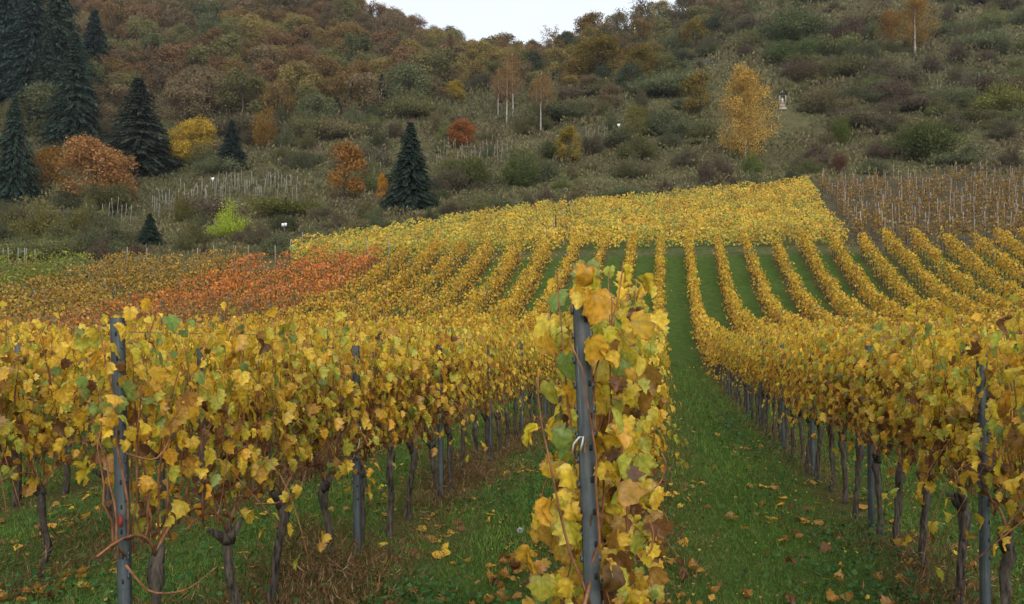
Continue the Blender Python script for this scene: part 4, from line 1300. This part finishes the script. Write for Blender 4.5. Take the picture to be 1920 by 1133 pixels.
cands = []
GF = 'broadleaf trees of the autumn forest'
hues = [(BROWN, 'brown'), (RUST, 'rust-brown'), (OCHRE, 'ochre'), (OLIVE, 'olive'), (SAGE, 'grey-green'), (DARK, 'dark green'), ((0.215, 0.140, 0.055), 'orange-brown')]
placed = []
tries = 0
while len(placed) < 298 and tries < 14000:
    tries += 1
    px = -60 + 1010 * rnd.random()
    d = 124 + 166 * rnd.random()
    x, y = atd(px, d)
    z = G(x, y)
    py = CY - F_PX * z / y
    limit = np.interp(px, [0, 200, 330, 480, 600, 720, 850, 950], [262, 255, 235, 232, 240, 225, 180, 140])
    if py > limit or py < -25: continue
    if any((x - a) ** 2 + (y - b) ** 2 < (6.2 ** 2 if d < 200 else 7.0 ** 2) for a, b in placed): continue
    if any(abs(px - q[0]) < q[2] * 0.5 and abs(py - q[1]) < 12 for q in taken): continue
    # skip what the land in front hides
    dd = np.linspace(60, y - 3, 60); gl = ground(x / y * dd, dd)
    if np.any(gl > (z + 6) / y * dd): continue
    placed.append((x, y))
    n = fbm(x * 0.03, y * 0.03, 21)
    w = [4.0, 1.0 + 1.8 * (n > 0.55), 1.2, 2.6 + 2.0 * (n < 0.45), 0.9, 0.25, 1.6]
    hue, nm = rnd.choices(hues, w)[0]
    kf = rnd.choices((BROAD[rnd.randrange(5)], FINE[rnd.randrange(2)], BARE[1]), (8, 3, 1.2))[0]
    grow('forest_tree', kf, 9 if kf is BARE[1] else 8, x, y, 6.6 + 5.0 * rnd.random(), hue, whereabouts(f'{nm} broadleaf tree', px, py - 15, 'on the left hill'), 'tree', GF, 0.85 + 0.3 * rnd.random(), 0.9)

rid, tries = [], 0
while len(rid) < 84 and tries < 5000:
    tries += 1
    px = 925 + 500 * rnd.random()
    d = 138 + 114 * rnd.random() ** 0.8
    if (d < 190 and rnd.random() < 0.35) or (px < 1100 and rnd.random() < 0.4): continue
    x, y = atd(px, d); z = G(x, y); py = CY - F_PX * z / y
    if py < -12 or py > np.interp(px, [925, 1060, 1200, 1290, 1430], [190, 215, 200, 120, 45]): continue
    if any((x - a) ** 2 + (y - b) ** 2 < 6.0 ** 2 for a, b in rid): continue
    rid.append((x, y))
    hue, nm = rnd.choice(((BROWN, 'brown'), (OLIVE, 'olive'), (OCHRE, 'ochre'), ((0.215, 0.140, 0.055), 'orange-brown'), (DARK, 'dark green')))
    bare = px > 1130 and d > 190 and rnd.random() < 0.35
    grow('ridge_tree', BARE[rnd.randrange(2)] if bare else BROAD[rnd.randrange(5)], 9 if bare else 8, x, y, (6.0 if d > 190 else 4.6) + 2.5 * rnd.random(), BROWN if bare else hue,
         whereabouts(f"{'bare grey' if bare else nm} tree", px, py - 12, 'right of the sky gap'), 'tree', 'trees below and on the ridge right of the sky gap', 1.0, 0.6)
shr = []
tries = 0
GS = 'shrubs scattered on the scrubby slopes'
sh_h = [((0.125, 0.105, 0.062), 'grey-brown'), ((0.145, 0.135, 0.056), 'olive'), ((0.130, 0.142, 0.068), 'grey-green'), ((0.130, 0.095, 0.064), 'dull reddish'), ((0.104, 0.108, 0.054), 'dark olive'), ((0.185, 0.155, 0.075), 'straw-coloured'), ((0.165, 0.175, 0.066), 'yellow-green')]
while len(shr) < 292 and tries < 16000:
    tries += 1
    px = -40 + 2000 * rnd.random()
    d = 66 + 170 * rnd.random() ** 1.2
    x, y = atd(px, d)
    if in_upper_block(x, y) or in_stake_block(x, y) or y < upper_limit(px) + 2 and px > 545 and px < 1600: continue
    z = G(x, y); py = CY - F_PX * z / y
    if py < -25: continue
    if px < 930 and py < np.interp(px, [0, 200, 330, 480, 600, 720, 850, 930], [270, 255, 235, 235, 240, 225, 180, 140]): continue
    if any((x - a) ** 2 + (y - b) ** 2 < 3.4 ** 2 for a, b in shr): continue
    if blocked(px, py, -4) and rnd.random() < 0.9: continue
    if 1270 < px < 1420 and 150 < py < 290 and rnd.random() < 0.6: continue
    if 1425 < px < 1515 and 185 < py < 262: continue
    if 270 < px < 600 and 330 < py < 440 and rnd.random() < 0.93: continue
    if px > 930 and py > 255 and rnd.random() < 0.55: continue
    dd = np.linspace(60, y - 3, 60); gl = ground(x / y * dd, dd)
    if np.any(gl > (z + 2) / y * dd): continue
    shr.append((x, y))
    n = fbm(x * 0.05, y * 0.05, 31)
    w = [2.4, 2.0, 1.4, 0.5 + 1.6 * (n > 0.55), 2.0, 0.7, 0.8]
    hue, nm = rnd.choices(sh_h, w)[0]
    H = (1.0 + 1.5 * rnd.random()) * (1.0 + np.clip((y - 80) / 60, 0, 1) * 1.0)
    i = rnd.choices(range(5), (2, 2, 2, 2, 2))[0]
    where = 'on the left slope' if px < 900 else 'on the right slope'
    grow('shrub', BUSH[i], (2.2, 1.6, 2.6, 2.0, 1.3)[i], x, y, H, hue, whereabouts(f'{nm} shrub', px, py - 8, where), 'shrub', GS, 0.78 + 0.34 * rnd.random(), 0.1)

# ----------------------------------------------------------------- rough herbage covering the scrub slopes
n = 330000
px = -500 + 2900 * rng.random(n)
d = 59 * (265 / 59) ** (rng.random(n) ** 0.9)
x, y = (px - CX) / F_PX * d, d
ok = ~(in_upper_block(x, y) | in_stake_block(x, y)) & ((y > 61) | (px > 2000))
sx_, sy_ = at(1467, 206)
ok &= ~((np.abs(x - sx_) < 2.2) & (y < sy_ + 1.5) & (y > sy_ - 9))
x, y, d = x[ok], y[ok], d[ok]; n = len(x)
big = np.clip(d / 90, 0.6, 2.2)
a = fbm(x * 0.07, y * 0.07, 41); b = fbm(x * 0.22, y * 0.22, 43)
cols = np.array([(0.138, 0.115, 0.062), (0.150, 0.148, 0.064), (0.142, 0.100, 0.066), (0.205, 0.175, 0.088), (0.102, 0.102, 0.054)])
ci = np.clip(((a * 0.55 + b * 0.45 + rng.normal(0, 0.10, n)) - 0.22) / 0.56 * 5, 0, 4.99).astype(int)
ci = np.array([4, 0, 1, 3, 2])[ci]
tint = cols[ci] * (0.65 + 0.7 * rng.random((n, 1))) * (1 + (rng.random((n, 3)) - 0.5) * 0.15)
mound = np.clip(b * 2.0 - 0.5, 0.15, 1.2)
grassy = np.zeros(n)
for px_, py_, rx, ry in ((1245, 198, 9, 5), (1300, 262, 7, 3), (1600, 212, 14, 4), (1700, 195, 9, 3), (1290, 140, 6, 5), (1540, 330, 12, 3), (1780, 262, 8, 3), (1420, 250, 8, 3), (420, 392, 8, 5), (1830, 60, 10, 6), (1100, 345, 12, 3)):
    gx_, gy_ = at(px_, py_)
    grassy = np.maximum(grassy, np.exp(-((x - gx_) / rx) ** 2 - ((y - gy_) / ry) ** 2) * 1.6)
grassy = np.clip(grassy - 0.15 + 0.3 * (b - 0.5), 0, 1)
pick_g = rng.random(n) < grassy
tint = np.where(pick_g[:, None], np.array((0.185, 0.180, 0.082)) * (0.75 + 0.5 * rng.random((n, 1))), tint)
mound = mound * (1 - 0.8 * grassy)
pos = np.c_[x, y, ground(x, y) - 0.05 + (1 - 0.9 * grassy) * np.clip((y - 62) / 45, 0.12, 1) * np.clip((fbm(x * 0.3, y * 0.3, 45) - 0.36) * 4.5, 0, 1.8) * rng.random(n) ** 0.7 * np.clip(d / 110, 0.6, 1.5)]
R = basis(rng.normal(0, 1, (n, 3)) + np.array([0, -0.4, 0.5]), rng.normal(0, 0.55, (n, 3)) + np.array([0, 0, 0.9]))
h = (0.28 + 0.42 * rng.random(n)) * big * (0.45 + 0.6 * mound); w = (0.10 + 0.16 * rng.random(n)) * big
tag(put('undergrowth', quads_mesh('undergrowth', pos, R, w, h, tint)), 'brown and olive scrub herbage covering the hillsides', 'undergrowth', None, 'stuff')

# ----------------------------------------------------------------- abandoned stakes on the slopes
for (x0, x1, y0, y1, cnt, lab, grp) in ((285, 560, 322, 400, 74, 'bleached stake in the abandoned plot on the left slope', 'bleached stakes on the left slope'),
                                        (676, 722, 300, 350, 12, 'bleached stake left of the wide dark spruce', 'bleached stakes by the wide spruce'),
                                        (818, 962, 280, 318, 30, 'bleached stake under the small rust-red oak', 'bleached stakes under the rust-red oak'),
                                        (1095, 1150, 262, 275, 7, 'bleached stake left of the white triangular sign', 'bleached stakes near the white sign'),
                                        (1720, 1840, 150, 190, 14, 'bleached stake among the creeper mounds at right', 'bleached stakes at right'),
                                        (160, 250, 405, 428, 10, 'bleached stake at the lower left scrub edge', 'bleached stakes at the lower left')):
    for i in range(cnt):
        px = x0 + (x1 - x0) * (i + 0.8 * rnd.random()) / cnt
        py = y0 + (y1 - y0) * rnd.random()
        if cnt == 74: py = np.interp(px, [285, 330, 430, 560], [408, 396, 368, 372]) + 34 * (rnd.random() - 0.6)
        x, y = at(px, py)
        o = put('old_stake', STAKE_ME, None, (x, y, G(x, y)), ((rnd.random() - 0.5) * 0.16, (rnd.random() - 0.5) * 0.22, 0), (1.0, 1.0, 1.15 + 0.5 * rnd.random()))
        tag(o, f'{lab}, {ORDN(i + 1)} from the left', 'stake', grp)

# ----------------------------------------------------------------- wayside shrine
x, y = at(1467, 206)
u = 37 / F_PX * y / 2.55        # metres per modelled metre, so that it stands 33 px tall
sh = empty('wayside_shrine', (x, y, G(x, y) - 0.1), (0, 0, math.radians(-10)), u)
tag(sh, 'small sandstone wayside shrine with a niche and pale figure beside the golden birch', 'shrine')
mb = MB(); mb.box((0, 0, 0.12), (0.46, 0.40, 0.14)); mb.box((0, 0, 0.56), (0.33, 0.28, 0.31)); mb.box((0, 0, 0.90), (0.46, 0.40, 0.035))
put('pedestal', mb.mesh('pedestal', M_STONE), sh)
mb = MB()
mb.box((-0.36, 0, 1.41), (0.07, 0.34, 0.47)); mb.box((0.36, 0, 1.41), (0.07, 0.34, 0.47)); mb.box((0, 0.30, 1.41), (0.288, 0.035, 0.468)); mb.box((0, -0.002, 1.85), (0.288, 0.33, 0.03))
put('niche', mb.mesh('niche', M_STONE), sh)
mb = MB()
mb.add([(-0.52, -0.42, 1.885), (0.52, -0.42, 1.885), (0.52, 0.42, 1.885), (-0.52, 0.42, 1.885), (0, -0.42, 2.2), (0, 0.42, 2.2)], [[0, 3, 2, 1], [0, 4, 5, 3], [1, 2, 5, 4]], [[0, 1, 4], [3, 5, 2]])
rf = put('roof', mb.mesh('roof', M_DARK), sh)
mb = MB(); mb.box((0, 0, 2.36), (0.035, 0.035, 0.19)); mb.box((0, 0, 2.42), (0.11, 0.03, 0.03)); put('cross', mb.mesh('cross', M_STONE), rf)
mb = MB()
mb.tube([(0, 0.02, 0.94), (0.01, 0.02, 1.15), (-0.01, 0.02, 1.36), (0, 0.02, 1.5), (0, 0.02, 1.53), (0, 0.01, 1.58), (0, 0.01, 1.66), (0, 0.01, 1.70)], [0.15, 0.13, 0.12, 0.10, 0.04, 0.07, 0.07, 0.02], 10)
mb.tube([(-0.10, 0, 1.46), (-0.15, -0.05, 1.30), (-0.03, -0.13, 1.26)], [0.045, 0.04, 0.03], 7); mb.tube([(0.10, 0, 1.46), (0.15, -0.05, 1.30), (0.03, -0.13, 1.28)], [0.045, 0.04, 0.03], 7)
put('statue', mb.mesh('statue', plain_material('pale_stone_figure', (0.62, 0.58, 0.5), 0.9)), sh)

# ----------------------------------------------------------------- little signs
def sign(px, base, top, kind, label):
    x, y = at(px, base)
    H = (base - top) / F_PX * y
    r = empty('sign', (x, y, G(x, y)), (0, 0, 0)); tag(r, label, 'sign', 'small white signs on poles')
    mb = MB(); mb.tube([(0, 0, -0.2), (0, 0, H * 0.5), (0, 0, H)], 0.022, 6); put('pole', mb.mesh('pole', M_STEEL), r)
    px1 = y / F_PX
    mb = MB()
    if kind == 'pair':
        mb.box((-2.6 * px1, -0.035, H - 3 * px1), (2.3 * px1, 0.008, 2.9 * px1)); put('panel', mb.mesh('panel', M_WHITE), r)
        mb = MB(); mb.box((2.6 * px1, -0.035, H - 2.4 * px1), (2.2 * px1, 0.008, 2.9 * px1)); put('panel', mb.mesh('panel', M_WHITE), r)
    else:
        a = 3.2 * px1
        mb.add([(-a, -0.03, H), (a, -0.03, H + 0.2 * a), (0, -0.03, H - 2.4 * a), (-a, -0.045, H), (a, -0.045, H + 0.2 * a), (0, -0.045, H - 2.4 * a)], [[0, 3, 4, 1], [1, 4, 5, 2], [2, 5, 3, 0]], [[0, 1, 2], [3, 5, 4]])
        put('panel', mb.mesh('panel', M_WHITE), r)


sign(533, 455, 419, 'pair', 'pair of little white panels on a pole left of the yellow block')
sign(1160, 268, 233, 'tri', 'small white triangular sign on the right slope')
sign(399, 365, 334, 'tri', 'small white sign in the abandoned stakes at left')

# ----------------------------------------------------------------- low walls of the old terraces
def terrace(px0, py0, px1, py1, label, mat, h=0.8):
    x0, y0 = at(px0, py0); x1, y1 = at(px1, py1)
    n = 12
    xs_, ys_ = np.linspace(x0, x1, n), np.linspace(y0, y1, n)
    c = (xs_[n // 2], ys_[n // 2]); zc_ = G(*c)
    r = empty('terrace_wall', (c[0], c[1], zc_)); tag(r, label, 'wall')
    for i in range(n - 1):
        for lvl in range(3):
            sx = (xs_[i + 1] - xs_[i]) / 2; mx, my = (xs_[i] + xs_[i + 1]) / 2, (ys_[i] + ys_[i + 1]) / 2
            mb = MB(); mb.box((0, 0, 0), (abs(sx) * (0.90 + 0.09 * rnd.random()), 0.2 + 0.06 * rnd.random(), h / 6.4), math.atan2(ys_[i + 1] - ys_[i], xs_[i + 1] - xs_[i]))
            put('stone', mb.mesh('stone', mat), r, (mx - c[0] + (lvl % 2) * sx * 0.3, my - c[1], G(mx, my) - zc_ + h * (lvl + 0.3) / 3))


M_OLDSTONE = plain_material('dark_dry_stone', (0.085, 0.08, 0.07), 0.95, 0, 0.4, 2)
terrace(1245, 262, 1325, 255, 'dark dry-stone terrace wall left of the golden birch', M_OLDSTONE)
terrace(1300, 128, 1345, 118, 'short dark terrace wall high on the right slope', M_OLDSTONE, 1.2)
terrace(1640, 165, 1730, 148, 'dark terrace wall on the right slope behind the creeper', M_OLDSTONE, 1.0)

# strips of pale creeper along the terraces
for i, (px, py, H, lab) in enumerate(((1500, 192, 1.2, 'right beside the wayside shrine'), (1530, 188, 1.3, 'second right of the wayside shrine'), (1565, 190, 1.4, 'third right of the wayside shrine'),
                                      (1600, 184, 1.4, 'fourth right of the wayside shrine'), (1640, 182, 1.3, 'fifth right of the wayside shrine'), (1690, 168, 1.2, 'near the dark terrace wall'),
                                      (1760, 240, 1.2, 'above the wide grey-green shrub'), (1790, 190, 2.6, 'upright beside the creeper mound'), (1640, 225, 1.4, 'below the terrace'),
                                      (1300, 270, 1.1, 'below the dark terrace wall'), (1240, 222, 1.2, 'above the dark terrace wall'))):
    x, y = at(px, py)
    grow('shrub', BUSH[(1, 4)[i % 2]], (1.6, 1.3)[i % 2], x, y, H, (0.175, 0.185, 0.075), 'pale green creeper clump ' + lab, 'shrub', 'creeper clumps along the terraces', 0.9)

# ----------------------------------------------------------------- damp autumn air
HAZE = 0.00013
hz = MB(); hz.box((0, 320, 40), (420, 480, 260))
hm, hn, hl_ = new_mat('damp_air')
ho = N(hn, 'ShaderNodeOutputMaterial'); hv = N(hn, 'ShaderNodeVolumePrincipled')
hv.inputs['Color'].default_value = (0.86, 0.92, 1.0, 1); hv.inputs['Density'].default_value = HAZE; hv.inputs['Anisotropy'].default_value = 0.2
hl_.new(hv.outputs[0], ho.inputs['Volume'])
tag(put('haze', hz.mesh('haze', hm)), 'thin damp haze over the valley', 'haze', None, 'stuff')

# ----------------------------------------------------------------- grass, weeds and fallen leaves between the near rows
def lane_samples(n, dmin, dmax, p0=-250, p1=2200):
    px = p0 + (p1 - p0) * rng.random(n)
    d = dmin * (dmax / dmin) ** rng.random(n)
    return (px - CX) / F_PX * d, d


def strip_dist(x, y):
    r = row_across(x, y)
    return np.abs(r - np.round(r)) * ROW_GAP


x, y = lane_samples(230000, 3.4, 34)
sd = strip_dist(x, y)
patch = fbm(x * 0.6, y * 0.6, 51)
keep = rng.random(len(x)) < np.clip((sd - 0.10) / 0.35, 0.15, 1.0)
x, y, sd, patch = x[keep], y[keep], sd[keep], patch[keep]; n = len(x)
fr = row_across(x, y); fr = fr - np.floor(fr)
worn = np.clip(np.maximum(np.exp(-((fr - 0.30) / 0.07) ** 2), np.exp(-((fr - 0.72) / 0.07) ** 2)) * 1.3 * (fbm(x * 0.9, y * 0.35, 55) + 0.1), 0, 1)
sc = np.clip(y / 8, 0.75, 2.4)
h = (0.035 + 0.055 * rng.random(n)) * sc * (0.7 + 0.8 * patch); w = (0.005 + 0.005 * rng.random(n)) * sc
R = basis(rng.normal(0, 1, (n, 3)) + np.array([0, -0.5, 0.3]), rng.normal(0, 0.5, (n, 3)) + np.array([0, 0, 0.9]))
gc = np.array([(0.054, 0.100, 0.020), (0.076, 0.128, 0.026), (0.098, 0.127, 0.034), (0.13, 0.107, 0.043)])
g = gc[rng.choice(4, n, p=(0.36, 0.38, 0.20, 0.06))] * 2.05 * (0.7 + 0.6 * rng.random((n, 1))) * (0.65 + 0.7 * patch)[:, None]
g = g * (1 - 0.5 * worn[:, None]) + np.array((0.13, 0.115, 0.05)) * 0.5 * worn[:, None]
h = h * (1 - 0.45 * worn)
tag(put('grass', quads_mesh('grass', np.c_[x, y, ground(x, y) - 0.004], R, w, h, g, M_GRASS)), 'short green grass of the lanes between the vine rows', 'grass', None, 'stuff')

# broad-leaved green weeds, thickest in the lane left of the middle row
x, y = lane_samples(60000, 4.0, 22)
r = row_across(x, y)
wgt = np.where((r > -1) & (r < 0), 1.0, np.where((r > 0) & (r < 1), np.clip((r - 0.42) * 2.2, 0.03, 0.8), 0.4))
patch = fbm(x * 1.1, y * 1.1, 61)
keep = rng.random(len(x)) < wgt * np.clip((patch - 0.33) * 3.5, 0, 1)
x, y = x[keep], y[keep]; n = len(x)
pos = np.c_[x, y, ground(x, y) + 0.02 + 0.10 * rng.random(n) ** 1.5]
R = basis(rng.normal(0, 0.5, (n, 3)) + np.array([0, -0.2, 1]), rng.normal(0, 1, (n, 3)) * np.array([1, 1, 0.3]))
s = (0.022 + 0.03 * rng.random(n)) * np.clip(y / 8, 0.9, 1.8)
g = np.array((0.062, 0.128, 0.042)) * (0.6 + 0.8 * rng.random((n, 1))) * (1 + (rng.random((n, 3)) - 0.5) * 0.25)
tag(put('green_weeds', quads_mesh('green_weeds', pos, R, s * 0.9, s, g, M_GRASS)), 'low broad-leaved green weeds in the lanes', 'weeds', None, 'stuff')

# dry brown weeds in strips under the rows
x, y = [], []
for k, n, d0 in ((-1, 62000, 3.6), (0, 9000, 3.6), (1, 11000, 3.6), (-2, 22000, 4.6), (-3, 4000, 6), (2, 4000, 5)):
    d = d0 * (24 / d0) ** rng.random(n)
    v = rng.normal(0, 0.27, n)
    cl = fbm(d * 1.1, v * 1.5 + k * 9, 71)
    ok = rng.random(n) < np.clip((cl - 0.36) * 4.5, 0.03, 1)
    x.append((ROW_ZERO + ROW_GAP * k + v + d * SA / CA)[ok]); y.append(d[ok])
x, y = np.concatenate(x), np.concatenate(y); n = len(x)
cl = fbm(x * 1.4, y * 1.4, 72)
h = (0.03 + 0.075 * rng.random(n)) * (0.45 + 1.1 * cl); w = (0.0018 + 0.0026 * rng.random(n)) * np.clip(y / 7, 0.8, 2.4)
R = basis(rng.normal(0, 1, (n, 3)) + np.array([0, -0.5, 0.2]), rng.normal(0, 0.75, (n, 3)) + np.array([0, 0, 0.8]))
c = np.array([(0.30, 0.175, 0.085), (0.21, 0.115, 0.058), (0.36, 0.26, 0.13), (0.10, 0.12, 0.035)])[rng.choice(4, n, p=(0.36, 0.24, 0.22, 0.18))] * (0.7 + 0.6 * rng.random((n, 1)))
pos = np.c_[x, y, ground(x, y) - 0.01 + 0.27 * rng.random(n) ** 1.6 * np.clip(cl * 2.2 - 0.5, 0.1, 1.2)]
tag(put('dry_weeds', quads_mesh('dry_weeds', pos, R, w, h, c, M_GRASS)), 'dry red-brown weeds standing under the vines', 'weeds', None, 'stuff')

# fallen leaves
x, y = lane_samples(9000, 4.4, 34)
r = row_across(x, y)
cl = fbm(x * 1.3, y * 1.3, 81)
f_ = r - np.floor(r)
edge = np.exp(-((f_ - 0.17) / 0.12) ** 2) + 0.8 * np.exp(-((f_ - 0.62) / 0.14) ** 2) + 0.08
keep = rng.random(len(x)) < edge * np.clip((cl - 0.35) * 3.2, 0.05, 1) * 0.85
x, y = x[keep], y[keep]
order = np.argsort(y)
x, y = x[order], y[order]
z = ground(x, y)
px = CX + F_PX * x / y
lane_of = np.floor(row_across(x, y)).astype(int)
n1 = 0
rest = []
for i in range(len(x)):
    if n1 < 210 and -20 < px[i] < 1940 and y[i] < 12:
        w_ = rnd.choices((1, 4, 5, 4), (1, 3, 2, 3))[0]
        o = put('fallen_leaf', LEAF_BY[w_][rnd.randrange(len(LEAF_BY[w_]))], None, (x[i], y[i], z[i] + 0.03 + 0.02 * rnd.random()),
                (rnd.uniform(-0.5, 0.5), rnd.uniform(-0.5, 0.5), rnd.random() * 6.28), 0.034 + 0.04 * rnd.random())
        g = 0.85 + 0.4 * rnd.random(); o.color = (g, g * 0.97, g * 0.95, 1)
        ln = {0: 'in the long grass lane', -1: 'in the weedy lane left of the middle post'}.get(int(lane_of[i]), 'under the vines beside the lanes')
        cn = {1: 'golden', 4: 'tan', 5: 'dark brown'}[w_]
        tag(o, f'{cn} fallen vine leaf lying {ln}', 'leaf', 'fallen leaves ' + ln)
        n1 += 1
    else:
        rest.append(i)
i = np.array(rest)
n = len(i)
R = basis(rng.normal(0, 0.4, (n, 3)) + np.array([0, 0, 1]), rng.normal(0, 1, (n, 3)) * np.array([1, 1, 0.2]))
v, f, t = spread(MID_T, np.c_[x[i], y[i], z[i] + 0.03], R, 0.05 + 0.05 * rng.random(n), pick_tint(n, (0.1, 0.25, 0, 0, 0.42, 0.23), 0.3) * 1.2)
tag(put('fallen_leaves', mesh_np('fallen_leaves', v, [f], M_LEAF, t)), 'scattered fallen leaves farther along the lanes', 'leaves', None, 'stuff')

# bits of dry leaf and straw in the grass
x, y = lane_samples(16000, 4.2, 40)
fr = row_across(x, y); fr = fr - np.floor(fr)
keep = rng.random(len(x)) < (0.18 + 0.8 * np.exp(-((fr - 0.22) / 0.13) ** 2) + 0.8 * np.exp(-((fr - 0.80) / 0.14) ** 2)) * np.clip(fbm(x * 0.8, y * 0.8, 91) * 2 - 0.4, 0.05, 1)
x, y = x[keep], y[keep]; n = len(x)
s = (0.010 + 0.022 * rng.random(n)) * np.clip(y / 9, 0.8, 2.2)
c = np.array([(0.42, 0.26, 0.07), (0.30, 0.17, 0.07), (0.16, 0.08, 0.035), (0.5, 0.36, 0.08)])[rng.integers(0, 4, n)] * (0.7 + 0.6 * rng.random((n, 1)))
R = basis(rng.normal(0, 0.5, (n, 3)) + np.array([0, -0.2, 1]), rng.normal(0, 1, (n, 3)) * np.array([1, 1, 0.3]))
tag(put('leaf_litter', quads_mesh('leaf_litter', np.c_[x, y, ground(x, y) + 0.03 + 0.03 * rng.random(n)], R, s, s * 1.3, c, M_GRASS)), 'crumbs of dry leaf and straw in the grass', 'litter', None, 'stuff')

# a dandelion clock in the weedy lane
x, y = at(975, 1020)
r = empty('dandelion', (x, y, G(x, y))); tag(r, 'white dandelion seed head in the weedy lane', 'dandelion')
mb = MB(); mb.tube([(0, 0, -0.02), (0.004, 0, 0.05), (0, 0, 0.10)], 0.0022, 5); put('stem', mb.mesh('stem', plain_material('dandelion_stem', (0.12, 0.16, 0.06))), r)
n = 260
dr = rng.normal(0, 1, (n, 3)); dr /= np.linalg.norm(dr, axis=1, keepdims=True)
hd = put('seed_head', quads_mesh('seed_head', dr * 0.004, basis(rng.normal(0, 1, (n, 3)), dr), np.full(n, 0.006), np.full(n, 0.020), np.full((n, 3), 0.7), M_GRASS), r, (0, 0, 0.105))
